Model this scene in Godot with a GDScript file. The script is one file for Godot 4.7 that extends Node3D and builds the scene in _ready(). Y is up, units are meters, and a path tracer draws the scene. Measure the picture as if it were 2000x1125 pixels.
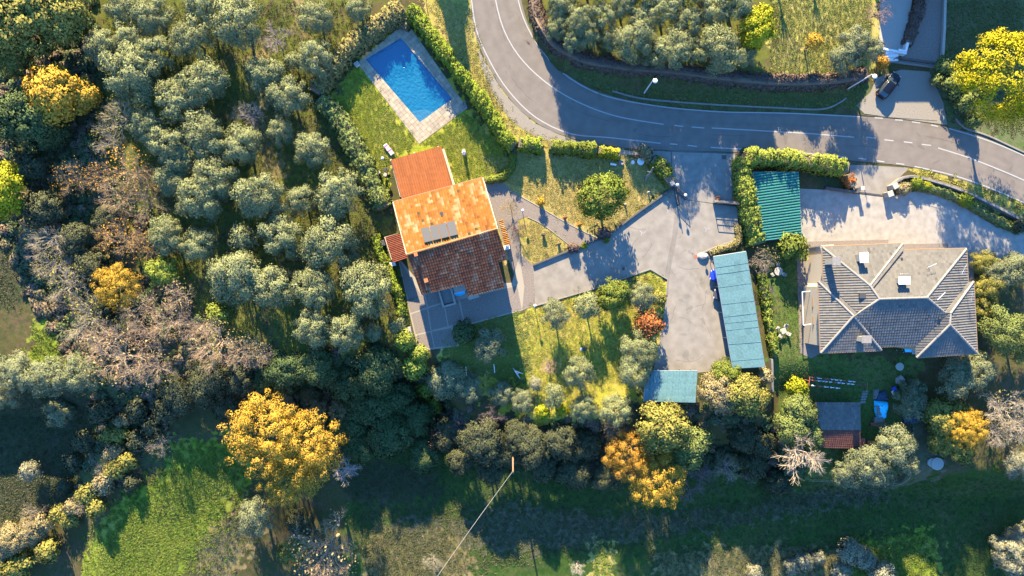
extends Node3D
# A hillside seen straight down from a drone: two houses, a pool, a curving road, olive groves and autumn woods.
# Plan coordinates: one unit of the plan is 1/13 m, (1000, 562.5) lies at the world's origin, +x east-ish, +z towards the sun-away side.
const CAM := 100.0
const S := 13.0
const SUN_EL := 24.0
var M := {}
var used := {}
var rng := RandomNumberGenerator.new()
var noise_a := FastNoiseLite.new()
var noise_b := FastNoiseLite.new()
var terrace: PackedVector2Array

# ------------------------------------------------------------------ mesh builder
class MB:
	var v := PackedVector3Array()
	var n := PackedVector3Array()
	var c := PackedColorArray()
	var uv := PackedVector2Array()
	var col := Color(1, 1, 1)
	var smooth := false
	func tri(a: Vector3, b: Vector3, d: Vector3) -> void:
		v.append(a); v.append(b); v.append(d)
		c.append(col); c.append(col); c.append(col)
		if smooth:
			var k := (d - a).cross(b - a).normalized()
			n.append(k); n.append(k); n.append(k)
	func tri_n(a: Vector3, b: Vector3, d: Vector3, na: Vector3, nb: Vector3, nd: Vector3) -> void:
		v.append(a); v.append(b); v.append(d)
		c.append(col); c.append(col); c.append(col)
		n.append(na); n.append(nb); n.append(nd)
	func quad(a: Vector3, b: Vector3, d: Vector3, e: Vector3) -> void:
		tri(a, b, d); tri(a, d, e)
	# a box of size s, centred at p, turned about y
	func box(p: Vector3, s: Vector3, turn := 0.0, b := Basis.IDENTITY) -> void:
		var bs := b.rotated(Vector3.UP, turn)
		var x := bs.x * s.x * 0.5; var y := bs.y * s.y * 0.5; var z := bs.z * s.z * 0.5
		quad(p - x + y - z, p + x + y - z, p + x + y + z, p - x + y + z)
		quad(p - x - y + z, p + x - y + z, p + x - y - z, p - x - y - z)
		quad(p - x + y + z, p + x + y + z, p + x - y + z, p - x - y + z)
		quad(p + x + y - z, p - x + y - z, p - x - y - z, p + x - y - z)
		quad(p + x + y + z, p + x + y - z, p + x - y - z, p + x - y + z)
		quad(p - x + y - z, p - x + y + z, p - x - y + z, p - x - y - z)
	# box with a chamfered top edge
	func slab(p: Vector3, s: Vector3, turn := 0.0, ch := 0.03) -> void:
		var bs := Basis(Vector3.UP, turn)
		var h := s * 0.5
		var lo := [Vector3(-h.x, -h.y, -h.z), Vector3(h.x, -h.y, -h.z), Vector3(h.x, -h.y, h.z), Vector3(-h.x, -h.y, h.z)]
		var mid := []; var top := []
		for q in lo:
			mid.append(Vector3(q.x, h.y - ch, q.z))
			top.append(Vector3(q.x - signf(q.x) * ch, h.y, q.z - signf(q.z) * ch))
		for i in 4:
			var j := (i + 1) % 4
			quad(p + bs * mid[i], p + bs * mid[j], p + bs * lo[j], p + bs * lo[i])
			quad(p + bs * top[i], p + bs * top[j], p + bs * mid[j], p + bs * mid[i])
		quad(p + bs * top[3], p + bs * top[2], p + bs * top[1], p + bs * top[0])
		quad(p + bs * lo[0], p + bs * lo[1], p + bs * lo[2], p + bs * lo[3])
	# a tube through points with a radius at each
	func tube(pts: Array, rad: Array, sides := 6, caps := true) -> void:
		var prev := []; var prev_n := []
		for i in pts.size():
			var d: Vector3 = (pts[mini(i + 1, pts.size() - 1)] - pts[maxi(i - 1, 0)]).normalized()
			var a := d.cross(Vector3.UP if absf(d.y) < 0.95 else Vector3.RIGHT).normalized()
			var b := d.cross(a)
			var ring := []; var ns := []
			for k in sides:
				var t := TAU * k / sides
				var o := a * cos(t) + b * sin(t)
				ns.append(o); ring.append(pts[i] + o * float(rad[i]))
			if i > 0:
				for k in sides:
					var j := (k + 1) % sides
					if smooth:
						tri_n(prev[k], ring[k], ring[j], prev_n[k], ns[k], ns[j])
						tri_n(prev[k], ring[j], prev[j], prev_n[k], ns[j], prev_n[j])
					else:
						quad(prev[k], ring[k], ring[j], prev[j])
			if caps and (i == 0 or i == pts.size() - 1):
				for k in range(1, sides - 1):
					if i == 0: tri(ring[0], ring[k], ring[k + 1])
					else: tri(ring[0], ring[k + 1], ring[k])
			prev = ring; prev_n = ns
	# a lathed shape: profile of (radius, height)
	func lathe(at: Vector3, prof: Array, sides := 12, sq := Vector3.ONE) -> void:
		for i in prof.size() - 1:
			for k in sides:
				var t0 := TAU * k / sides; var t1 := TAU * (k + 1) / sides
				var p: Vector2 = prof[i]; var q: Vector2 = prof[i + 1]
				var a := at + Vector3(cos(t0) * p.x, p.y, sin(t0) * p.x) * sq
				var b := at + Vector3(cos(t1) * p.x, p.y, sin(t1) * p.x) * sq
				var d := at + Vector3(cos(t1) * q.x, q.y, sin(t1) * q.x) * sq
				var e := at + Vector3(cos(t0) * q.x, q.y, sin(t0) * q.x) * sq
				if smooth:
					var sl := Vector2(q.y - p.y, p.x - q.x)
					var na := Vector3(cos(t0) * sl.x, sl.y, sin(t0) * sl.x).normalized()
					var nb := Vector3(cos(t1) * sl.x, sl.y, sin(t1) * sl.x).normalized()
					tri_n(a, b, d, na, nb, nb); tri_n(a, d, e, na, nb, na)
				else:
					quad(a, b, d, e)
	# flat polygon at heights given, plus optional side walls down to y0
	func flat(poly: PackedVector2Array, y: float) -> void:
		var ix := Geometry2D.triangulate_polygon(poly)
		for i in range(0, ix.size(), 3):
			tri(Vector3(poly[ix[i]].x, y, poly[ix[i]].y), Vector3(poly[ix[i + 1]].x, y, poly[ix[i + 1]].y), Vector3(poly[ix[i + 2]].x, y, poly[ix[i + 2]].y))
	func prism(poly: PackedVector2Array, y0: float, y1: float) -> void:
		flat(poly, y1)
		for i in poly.size():
			var a := poly[i]; var b := poly[(i + 1) % poly.size()]
			quad(Vector3(a.x, y1, a.y), Vector3(b.x, y1, b.y), Vector3(b.x, y0, b.y), Vector3(a.x, y0, a.y))
	# a solid slab under a (nearly planar) 3-D polygon
	func sheet3(poly: PackedVector3Array, thick: float) -> void:
		var p2 := PackedVector2Array()
		for q in poly: p2.append(Vector2(q.x, q.z))
		var ix := Geometry2D.triangulate_polygon(p2)
		var dn := Vector3(0, -thick, 0)
		for i in range(0, ix.size(), 3):
			tri(poly[ix[i]], poly[ix[i + 1]], poly[ix[i + 2]])
			tri(poly[ix[i]] + dn, poly[ix[i + 2]] + dn, poly[ix[i + 1]] + dn)
		for i in poly.size():
			var a := poly[i]; var b := poly[(i + 1) % poly.size()]
			quad(a, b, b + dn, a + dn)
	func leaf(p: Vector3, nr: Vector3, sx: float, sy: float, spin: float) -> void:
		var a := nr.cross(Vector3(0.31, 0.9, 0.2)).normalized().rotated(nr, spin)
		var b := nr.cross(a)
		a *= sx; b *= sy
		v.append(p - b); v.append(p + b); v.append(p + a * 0.9)
		v.append(p - b); v.append(p - a * 0.9); v.append(p + b)
		c.append(col); c.append(col); c.append(col); c.append(col); c.append(col); c.append(col)
	func leaf_n(p: Vector3, nr: Vector3, sx: float, sy: float, spin: float, sn: Vector3) -> void:
		leaf(p, nr, sx, sy, spin)
		n.append(sn); n.append(sn); n.append(sn); n.append(sn); n.append(sn); n.append(sn)
	func mesh(m: Material = null) -> ArrayMesh:
		var arr := []
		arr.resize(Mesh.ARRAY_MAX)
		arr[Mesh.ARRAY_VERTEX] = v
		arr[Mesh.ARRAY_COLOR] = c
		if smooth: arr[Mesh.ARRAY_NORMAL] = n
		if uv.size() == v.size(): arr[Mesh.ARRAY_TEX_UV] = uv
		var am := ArrayMesh.new()
		am.add_surface_from_arrays(Mesh.PRIMITIVE_TRIANGLES, arr)
		if m: am.surface_set_material(0, m)
		return am

func smb() -> MB:
	var b := MB.new(); b.smooth = true; return b

# ------------------------------------------------------------------ places
func seg_dist(p: Vector2, a: Vector2, b: Vector2) -> float:
	return p.distance_to(Geometry2D.get_closest_point_to_segment(p, a, b))

func hgt(x: float, z: float) -> float:
	var h := 0.0
	# the raised olive terrace beyond the road
	if x > -5.0 and x < 64.0 and z < -22.0:
		var p := Vector2(x, z)
		if Geometry2D.is_point_in_polygon(p, terrace): h += 2.5
		else:
			var d := 99.0
			for i in terrace.size(): d = minf(d, seg_dist(p, terrace[i], terrace[(i + 1) % terrace.size()]))
			h += 2.5 * (1.0 - smoothstep(0.0, 3.0, d))
	# the meadow falls away on the low side
	var zs := lerpf(10.0, 19.0, smoothstep(-14.0, -6.0, x)); zs = lerpf(zs, 27.0, smoothstep(38.0, 46.0, x)); zs = lerpf(zs, 14.0, 1.0 - smoothstep(-55.0, -42.0, x))
	h -= (lerpf(3.2, 8.0, smoothstep(-48.0, -34.0, x)) - 2.0 * smoothstep(-12.0, -5.0, x) + 4.0 * (1.0 - smoothstep(-72.0, -63.0, x))) * smoothstep(zs, zs + 7.0, z) + 1.5 * smoothstep(zs + 8.0, 56.0, z)
	h -= 2.0 * smoothstep(10.5, 16.5, z) * smoothstep(37.0, 42.0, x) * (1.0 - smoothstep(64.0, 72.0, x))
	h -= 2.4 * smoothstep(9.9, 14.0, z) * smoothstep(-17.0, -13.0, x) * (1.0 - smoothstep(0.0, 4.0, x)) * (1.0 - smoothstep(19.0, 25.0, z))
	var wild := 1.0 - smoothstep(-27.0, -21.0, x) * (1.0 - smoothstep(17.0, 22.0, z))
	if wild > 0.0: h += wild * (noise_a.get_noise_2d(x * 3.0, z * 3.0) * 0.45 + noise_b.get_noise_2d(x * 20.0, z * 20.0) * 0.09)
	return h

func xz(px: float, py: float) -> Vector2:
	return Vector2((px - 1000.0) / S, (py - 562.5) / S)
# a place on the ground, surveyed from the plan
func P(px: float, py: float) -> Vector3:
	var f := xz(px, py)
	var q := f
	for i in 3: q = f * (CAM - hgt(q.x, q.y)) / CAM
	return Vector3(q.x, hgt(q.x, q.y), q.y)
# a place h metres above the level zero of the plan
func PH(px: float, py: float, h: float) -> Vector3:
	var q := xz(px, py) * (CAM - h) / CAM
	return Vector3(q.x, h, q.y)
func pl(a: Array) -> PackedVector2Array:
	var o := PackedVector2Array()
	for i in range(0, a.size(), 2): o.append(xz(a[i], a[i + 1]))
	return o
func pts3(a: Array, h: float) -> Array:
	var o := []
	for i in range(0, a.size(), 2): o.append(PH(a[i], a[i + 1], h))
	return o
# a smooth curve through plan points
func curve(a: Array, step := 1.2) -> PackedVector2Array:
	var q := pl(a); var o := PackedVector2Array()
	for i in q.size() - 1:
		var p0 := q[maxi(i - 1, 0)]; var p3 := q[mini(i + 2, q.size() - 1)]
		var k := maxi(1, int(q[i].distance_to(q[i + 1]) / step))
		for j in k: o.append(q[i].cubic_interpolate(q[i + 1], p0, p3, float(j) / k))
	o.append(q[q.size() - 1])
	return o

# ------------------------------------------------------------------ nodes
func numbered(called: String) -> String:
	var k: int = used.get(called, 0)
	used[called] = k + 1
	return called if k == 0 else "%s_%03d" % [called, k]
func tag(o: Node, label: String, category: String, group := "", kind := "") -> void:
	o.set_meta("label", label)
	if category: o.set_meta("category", category)
	if group: o.set_meta("group", group)
	if kind: o.set_meta("kind", kind)
func thing(called: String, label: String, category: String, at := Vector3.ZERO, turn := 0.0, group := "") -> Node3D:
	var o := Node3D.new()
	o.name = numbered(called)
	add_child(o)
	o.position = at; o.rotation.y = turn
	tag(o, label, category, group)
	return o
func part(parent: Node, called: String, b: MB, m: Material, kind := "") -> MeshInstance3D:
	var o := MeshInstance3D.new()
	o.name = called; o.mesh = b.mesh(m)
	parent.add_child(o, true)
	if kind: o.set_meta("kind", kind)
	return o
func single(called: String, b: MB, m: Material, label: String, category: String, group := "", kind := "") -> MeshInstance3D:
	var o := part(self, numbered(called), b, m)
	tag(o, label, category, group, kind)
	return o
func structure(called: String, b: MB, m: Material, label := "") -> MeshInstance3D:
	var o := part(self, numbered(called), b, m)
	o.set_meta("kind", "structure")
	if label: o.set_meta("label", label)
	return o

# ------------------------------------------------------------------ materials (colours given as linear reflectance)
func lin(r: float, g: float, b: float) -> Color: return Color(r, g, b)
func mat(r: float, g: float, b: float, rough := 0.9, tex: Texture2D = null, scale := 0.2) -> StandardMaterial3D:
	var m := StandardMaterial3D.new()
	m.albedo_color = Color(r, g, b).linear_to_srgb()
	m.roughness = rough
	m.vertex_color_use_as_albedo = true
	m.metallic_specular = 0.3
	if tex:
		m.albedo_texture = tex
		m.uv1_triplanar = true; m.uv1_world_triplanar = true
		m.uv1_scale = Vector3.ONE * scale
	return m
func leafy(r: float, g: float, b: float, back := 0.2) -> StandardMaterial3D:
	var m := mat(r, g, b, 0.75)
	m.metallic_specular = 0.2
	m.backlight = Color(back, back, back * 0.6)
	return m
# grain: a tiling noise picture between two greys
func grain(seed_: int, freq: float, lo: float, hi: float, size := 512, oct := 5, gain := 0.6) -> ImageTexture:
	var f := FastNoiseLite.new()
	f.seed = seed_; f.frequency = freq; f.fractal_octaves = oct; f.fractal_gain = gain
	f.noise_type = FastNoiseLite.TYPE_SIMPLEX_SMOOTH
	var im := f.get_seamless_image(size, size)
	im.convert(Image.FORMAT_L8)
	var d := im.get_data()
	for i in d.size(): d[i] = int(255.0 * lerpf(lo, hi, d[i] / 255.0))
	im = Image.create_from_data(size, size, false, Image.FORMAT_L8, d)
	im.generate_mipmaps()
	return ImageTexture.create_from_image(im)
# two grains laid over each other, coarse blotches and fine speckle
func grain2(seed_: int, coarse: float, fine: float, lo: float, hi: float, share := 0.5, size := 1024) -> ImageTexture:
	var f := FastNoiseLite.new()
	f.seed = seed_; f.frequency = coarse; f.fractal_octaves = 4
	var g := FastNoiseLite.new()
	g.seed = seed_ + 7; g.frequency = fine; g.fractal_octaves = 3; g.fractal_gain = 0.7
	var a := f.get_seamless_image(size, size); var b := g.get_seamless_image(size, size)
	a.convert(Image.FORMAT_L8); b.convert(Image.FORMAT_L8)
	var d := a.get_data(); var e := b.get_data()
	for i in d.size(): d[i] = int(255.0 * lerpf(lo, hi, clampf((d[i] * share + e[i] * (1.0 - share)) / 255.0, 0.0, 1.0)))
	var im := Image.create_from_data(size, size, false, Image.FORMAT_L8, d)
	return ImageTexture.create_from_image(im)

func make_materials() -> void:
	var asph := grain2(11, 0.006, 0.2, 0.82, 1.0, 0.55)
	var conc := grain2(21, 0.008, 0.12, 0.76, 1.0, 0.62)
	var grav := grain2(31, 0.02, 0.045, 0.55, 1.0, 0.3)
	var fine := grain(41, 0.03, 0.85, 1.0)
	M.asphalt = mat(0.135, 0.118, 0.106, 0.85, asph, 0.07)
	M.old_asphalt = mat(0.2, 0.182, 0.162, 0.9, conc, 0.06)
	M.concrete = mat(0.19, 0.177, 0.162, 0.9, conc, 0.08)
	M.yard = mat(0.255, 0.236, 0.215, 0.95, conc, 0.09)
	M.gravel = mat(0.27, 0.245, 0.215, 0.95, grav, 0.22)
	M.cobble = mat(0.235, 0.2, 0.18, 0.95, grav, 0.16)
	M.joint = mat(0.2, 0.18, 0.15, 0.9)
	M.paint = mat(0.36, 0.36, 0.355, 0.8, grain2(61, 0.03, 0.2, 0.6, 1.0), 0.3)
	M.deck = mat(0.55, 0.55, 0.55, 0.85, conc, 0.11)
	M.tile = mat(0.44, 0.43, 0.42, 0.85, fine, 0.6)
	M.tile.metallic_specular = 0.2
	M.sheet_orange = mat(0.225, 0.072, 0.022, 0.75, conc, 0.18)
	M.stucco = mat(0.4, 0.34, 0.26, 0.95, fine, 0.3)
	M.white = mat(0.5, 0.5, 0.5, 0.6)
	M.ivory = mat(0.28, 0.265, 0.24, 0.85, fine, 0.3)
	M.stone = mat(0.19, 0.18, 0.172, 0.95, conc, 0.3)
	M.kerb = mat(0.08, 0.077, 0.075, 0.9, conc, 0.3)
	M.metal = mat(0.3, 0.31, 0.32, 0.45); M.metal.metallic = 0.7
	M.dark_metal = mat(0.04, 0.042, 0.045, 0.5)
	M.rust = mat(0.25, 0.07, 0.05, 0.7)
	M.glass = mat(0.02, 0.03, 0.04, 0.08); M.glass.metallic_specular = 0.6
	M.panel = mat(0.06, 0.062, 0.07, 0.75); M.panel.metallic_specular = 0.1
	M.wood = mat(0.2, 0.13, 0.08, 0.85, fine, 0.5)
	M.teal = mat(0.095, 0.195, 0.215, 0.75, grain2(51, 0.012, 0.08, 0.68, 1.0), 0.2)
	M.green_sheet = mat(0.028, 0.15, 0.135, 0.6, conc, 0.25)
	M.liner = mat(0.006, 0.115, 0.23, 0.6)
	M.step_tile = mat(0.12, 0.25, 0.32, 0.6)
	M.bark = mat(0.11, 0.085, 0.06, 0.95)
	M.bare = mat(1, 1, 1, 0.95)
	M.vc = mat(1, 1, 1, 0.85)
	M.gloss = mat(1, 1, 1, 0.3)
	M.globe = mat(0.5, 0.5, 0.5, 0.25)
	M.clay = mat(0.28, 0.1, 0.045, 0.9)
	M.cloth = mat(0.6, 0.6, 0.6, 0.95)
	M.tarp = mat(0.05, 0.55, 0.85, 0.4)
	M.dark_tarp = mat(0.03, 0.05, 0.09, 0.5)
	var w := mat(0.005, 0.095, 0.19, 0.06)
	w.transparency = BaseMaterial3D.TRANSPARENCY_ALPHA
	w.albedo_color.a = 0.62
	w.metallic_specular = 0.5
	M.water = w
	# foliage tints
	M.olive = leafy(0.155, 0.174, 0.086)
	M.olive_grey = leafy(0.142, 0.16, 0.09)
	M.olive_pale = leafy(0.198, 0.195, 0.132)
	M.evergreen = leafy(0.0525, 0.0776, 0.03)
	M.green = leafy(0.106, 0.13, 0.0231)
	M.magnolia = leafy(0.1, 0.13, 0.02)
	M.lime = leafy(0.211, 0.221, 0.0132)
	M.pine = leafy(0.277, 0.247, 0.00792)
	M.gold = leafy(0.343, 0.215, 0.0297)
	M.amber = leafy(0.304, 0.163, 0.0264)
	M.mustard = leafy(0.165, 0.155, 0.038)
	M.tan = leafy(0.2, 0.165, 0.085)
	M.rustleaf = leafy(0.251, 0.124, 0.066)
	M.orange_leaf = leafy(0.277, 0.091, 0.0264)
	M.dark_leaf = leafy(0.0562, 0.0628, 0.0338)
	M.bramble = leafy(0.108, 0.0754, 0.0675)
	M.hedge = leafy(0.112, 0.137, 0.0198)
	M.hedge_bright = leafy(0.139, 0.176, 0.0198)
	M.hedge_yellow = leafy(0.155, 0.185, 0.03)
	M.laurel = leafy(0.115, 0.142, 0.045)
	M.mixed = leafy(0.165, 0.145, 0.055)
	M.grass = leafy(0.13, 0.158, 0.035, 0.6)

# ------------------------------------------------------------------ ground
const TW := 1760
const TH := 1060
const TEX := 1.25   # plan units per texel
func fill_poly(ids: PackedByteArray, a: Array, id: int) -> void:
	var q := PackedVector2Array()
	for i in range(0, a.size(), 2): q.append(Vector2((a[i] + 100.0) / TEX, (a[i + 1] + 100.0) / TEX))
	var y0 := TH; var y1 := 0
	for p in q:
		y0 = mini(y0, int(p.y)); y1 = maxi(y1, int(p.y) + 1)
	for y in range(maxi(0, y0), mini(TH, y1)):
		var xs := []
		for i in q.size():
			var s := q[i]; var e := q[(i + 1) % q.size()]
			if (s.y <= y) != (e.y <= y): xs.append(s.x + (y - s.y) / (e.y - s.y) * (e.x - s.x))
		xs.sort()
		for k in range(0, xs.size() - 1, 2):
			for x in range(maxi(0, int(xs[k])), mini(TW, int(xs[k + 1]))): ids[y * TW + x] = id

func noise_bytes(seed_: int, freq: float, oct: int, w: int, h: int) -> PackedByteArray:
	var f := FastNoiseLite.new()
	f.seed = seed_; f.frequency = freq; f.fractal_octaves = oct
	var im := f.get_image(w, h)
	im.convert(Image.FORMAT_L8)
	return im.get_data()

# what grows or lies on the ground, by kind: three linear colours that mix in patches
const SOIL := [
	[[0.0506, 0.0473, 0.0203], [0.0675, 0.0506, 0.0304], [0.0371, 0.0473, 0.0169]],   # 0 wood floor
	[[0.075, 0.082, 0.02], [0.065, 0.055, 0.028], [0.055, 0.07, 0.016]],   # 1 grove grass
	[[0.176, 0.188, 0.02], [0.24, 0.204, 0.048], [0.128, 0.16, 0.016]],         # 2 pool lawn
	[[0.216, 0.184, 0.048], [0.24, 0.2, 0.08], [0.16, 0.152, 0.036]],          # 3 verge
	[[0.2, 0.164, 0.0544], [0.232, 0.184, 0.072], [0.152, 0.14, 0.036]],         # 4 dry front lawn
	[[0.224, 0.212, 0.032], [0.288, 0.228, 0.064], [0.16, 0.176, 0.024]],       # 5 low garden lawn
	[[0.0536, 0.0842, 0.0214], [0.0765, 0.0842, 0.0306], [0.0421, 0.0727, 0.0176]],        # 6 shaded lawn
	[[0.03, 0.054, 0.013], [0.05, 0.056, 0.022], [0.021, 0.046, 0.011]],           # 7 low meadow
	[[0.07, 0.066, 0.04], [0.088, 0.078, 0.052], [0.05, 0.06, 0.024]],   # 8 worn track
	[[0.115, 0.15, 0.018], [0.15, 0.155, 0.035], [0.075, 0.115, 0.014]],   # 9 bright meadow
	[[0.125, 0.1, 0.045], [0.16, 0.125, 0.06], [0.09, 0.09, 0.028]],            # 10 bare earth and straw
	[[0.054, 0.0675, 0.027], [0.0675, 0.0607, 0.0338], [0.0405, 0.0574, 0.0203]],            # 11 bank
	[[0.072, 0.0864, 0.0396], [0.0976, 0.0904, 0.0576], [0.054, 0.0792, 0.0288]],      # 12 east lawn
	[[0.24, 0.216, 0.056], [0.272, 0.22, 0.08], [0.168, 0.176, 0.04]],           # 13 terrace lawn
	[[0.034, 0.038, 0.02], [0.046, 0.042, 0.026], [0.028, 0.038, 0.016]],   # 14 dark tilled field
]
const AREAS := [
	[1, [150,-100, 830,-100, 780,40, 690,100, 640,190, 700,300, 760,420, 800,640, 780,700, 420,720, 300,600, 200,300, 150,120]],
	[2, [650,185, 700,125, 792,45, 915,215, 990,290, 990,345, 890,365, 880,330, 760,312, 750,420, 690,290]],
	[3, [800,-100, 930,-100, 945,110, 985,190, 1110,270, 1110,285, 1000,285, 905,150, 840,50]],
	[4, [950,300, 1120,285, 1290,310, 1320,370, 1180,465, 1040,525, 990,510, 945,360]],
	[5, [850,650, 1030,600, 1300,525, 1305,610, 1270,730, 1250,800, 1030,840, 860,720]],
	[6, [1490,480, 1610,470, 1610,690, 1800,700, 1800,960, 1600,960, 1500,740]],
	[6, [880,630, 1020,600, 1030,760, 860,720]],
	[13, [1480,-100, 1720,-100, 1715,140, 1480,165]],
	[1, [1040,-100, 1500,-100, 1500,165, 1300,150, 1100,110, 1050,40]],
	[11, [1040,20, 1060,60, 1100,115, 1200,150, 1400,168, 1560,175, 1650,170, 1710,150, 1690,215, 1560,220, 1300,205, 1180,182, 1070,110, 1020,0]],
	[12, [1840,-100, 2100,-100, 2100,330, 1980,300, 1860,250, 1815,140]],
	[3, [1770,325, 1800,330, 1900,360, 2100,440, 2100,480, 1940,410, 1860,365, 1780,345]],
	[7, [650,900, 1000,890, 1500,930, 1790,970, 2100,850, 2100,1225, 640,1225]],
	[14, [640,940, 800,935, 860,1000, 700,1020, 640,1000]],
	[8, [700,1060, 900,1050, 1000,1005, 1150,1035, 1300,1035, 1500,1020, 1760,960, 1800,970, 1780,1010, 1560,1045, 1400,1065, 1150,1100, 1000,1115, 800,1100]],
	[10, [700,1080, 870,1070, 920,1125, 920,1225, 680,1225]],
	[10, [1300,1112, 1500,1105, 1700,1118, 1720,1225, 1300,1225]],
	[3, [1165,1085, 1205,1085, 1215,1225, 1160,1225]],
	[9, [1720,1105, 1800,1085, 1890,1075, 1900,1225, 1700,1225]],
	[9, [60,1225, 180,1010, 290,940, 320,870, 440,860, 470,960, 380,1060, 320,1225]],
	[10, [290,1225, 380,1060, 470,1000, 480,1060, 400,1225]],
	[14, [-100,760, 180,755, 60,1030, -100,1050]],
	[11, [180,755, 330,760, 300,900, 130,1000, 60,1030]],
	[14, [-100,380, 50,420, 50,600, -100,620]],
	[9, [64,630, 118,630, 124,712, 60,706]],
	[10, [480,60, 510,60, 560,420, 520,420]],
	[10, [560,-20, 600,-20, 600,90, 570,90]],
	[8, [1790,800, 1860,800, 1850,960, 1790,970]],
]
func make_ground() -> void:
	var ids := PackedByteArray(); ids.resize(TW * TH)
	for a in AREAS: fill_poly(ids, a[1], a[0])
	var n1 := noise_bytes(3, 0.012, 4, TW, TH)
	var n2 := noise_bytes(5, 0.09, 3, TW, TH)
	var n3 := noise_bytes(9, 0.45, 2, TW, TH)
	var wx := noise_bytes(13, 0.05, 4, TW, TH)
	var wy := noise_bytes(17, 0.05, 4, TW, TH)
	var fl := PackedFloat32Array()
	for t in SOIL:
		for c in t:
			for x in c: fl.append(x)
	var lut := PackedByteArray(); lut.resize(4097)
	for i in 4097: lut[i] = int(255.0 * Color(i / 4096.0, 0, 0).linear_to_srgb().r)
	var out := PackedByteArray(); out.resize(TW * TH * 3)
	for y in TH:
		for x in TW:
			var i := y * TW + x
			var sx := clampi(x + (wx[i] - 128) / 5, 0, TW - 1)
			var sy := clampi(y + (wy[i] - 128) / 5, 0, TH - 1)
			var t: int = ids[sy * TW + sx] * 9
			var a := clampf((n1[i] * 0.5 + n2[i] * 0.5 - 118.0) / 50.0, 0.0, 1.0)
			var b := clampf((n2[(i * 1 + 7919) % (TW * TH)] * 0.6 + wx[i] * 0.4 - 130.0) / 45.0, 0.0, 1.0)
			var k := 0.62 + n3[i] * 0.003
			var o := i * 3
			for ch in 3:
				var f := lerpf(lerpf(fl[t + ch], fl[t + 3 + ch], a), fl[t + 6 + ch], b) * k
				out[o + ch] = lut[mini(4096, int(f * 4096.0))]
	var im := Image.create_from_data(TW, TH, false, Image.FORMAT_RGB8, out)
	var m := StandardMaterial3D.new()
	m.albedo_texture = ImageTexture.create_from_image(im)
	m.roughness = 1.0; m.metallic_specular = 0.1
	m.texture_repeat = false
	M.ground = m
	# the sheet itself: close grid where the photograph looks, wide cells to the horizon
	var xs := PackedFloat32Array(); var zs := PackedFloat32Array()
	for e in [-900.0, -400.0, -200.0, -130.0]: xs.append(e)
	for i in 361: xs.append(-90.0 + i * 0.5)
	for e in [130.0, 200.0, 400.0, 900.0]: xs.append(e)
	for e in [-900.0, -400.0, -180.0, -90.0]: zs.append(e)
	for i in 231: zs.append(-58.0 + i * 0.5)
	for e in [90.0, 180.0, 400.0, 900.0]: zs.append(e)
	var v := PackedVector3Array(); var uv := PackedVector2Array(); var ix := PackedInt32Array(); var nn := PackedVector3Array()
	for z in zs:
		for x in xs:
			v.append(Vector3(x, hgt(x, z) - 0.015, z))
			uv.append(Vector2((x * S + 1100.0) / TEX / TW, (z * S + 662.5) / TEX / TH))
	var w := xs.size()
	for j in zs.size():
		for i in w:
			var l := v[j * w + maxi(i - 1, 0)]; var r := v[j * w + mini(i + 1, w - 1)]
			var u := v[maxi(j - 1, 0) * w + i]; var d := v[mini(j + 1, zs.size() - 1) * w + i]
			nn.append((d - u).cross(r - l).normalized())
	var hole: PackedVector2Array = Geometry2D.offset_polygon(pl([783,74, 714,116, 820,238, 883,193]), 0.45)[0]
	for j in zs.size() - 1:
		for i in w - 1:
			var a := j * w + i
			var near := xs[i] > -24.0 and xs[i] < -7.0 and zs[j] > -40.0 and zs[j] < -23.0
			if near:
				var inside := false
				for q in [a, a + 1, a + w, a + w + 1]:
					if Geometry2D.is_point_in_polygon(Vector2(v[q].x, v[q].z), hole): inside = true
				if inside: continue
			ix.append_array(PackedInt32Array([a, a + 1, a + w + 1, a, a + w + 1, a + w]))
	var arr := []; arr.resize(Mesh.ARRAY_MAX)
	arr[Mesh.ARRAY_VERTEX] = v; arr[Mesh.ARRAY_NORMAL] = nn; arr[Mesh.ARRAY_TEX_UV] = uv; arr[Mesh.ARRAY_INDEX] = ix
	var am := ArrayMesh.new(); am.add_surface_from_arrays(Mesh.PRIMITIVE_TRIANGLES, arr)
	am.surface_set_material(0, m)
	var o := MeshInstance3D.new(); o.name = "ground"; o.mesh = am
	o.set_meta("kind", "structure"); add_child(o)

# ------------------------------------------------------------------ road, markings, yards
func band(b: MB, line: PackedVector2Array, off: float, w: float, y: float) -> void:
	var p := PackedVector2Array()
	for i in line.size():
		var d := (line[mini(i + 1, line.size() - 1)] - line[maxi(i - 1, 0)]).normalized()
		var s := Vector2(-d.y, d.x)
		p.append(line[i] + s * (off - w / 2)); p.append(line[i] + s * (off + w / 2))
	for i in line.size() - 1:
		b.quad(Vector3(p[i * 2].x, y, p[i * 2].y), Vector3(p[i * 2 + 2].x, y, p[i * 2 + 2].y), Vector3(p[i * 2 + 3].x, y, p[i * 2 + 3].y), Vector3(p[i * 2 + 1].x, y, p[i * 2 + 1].y))
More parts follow.
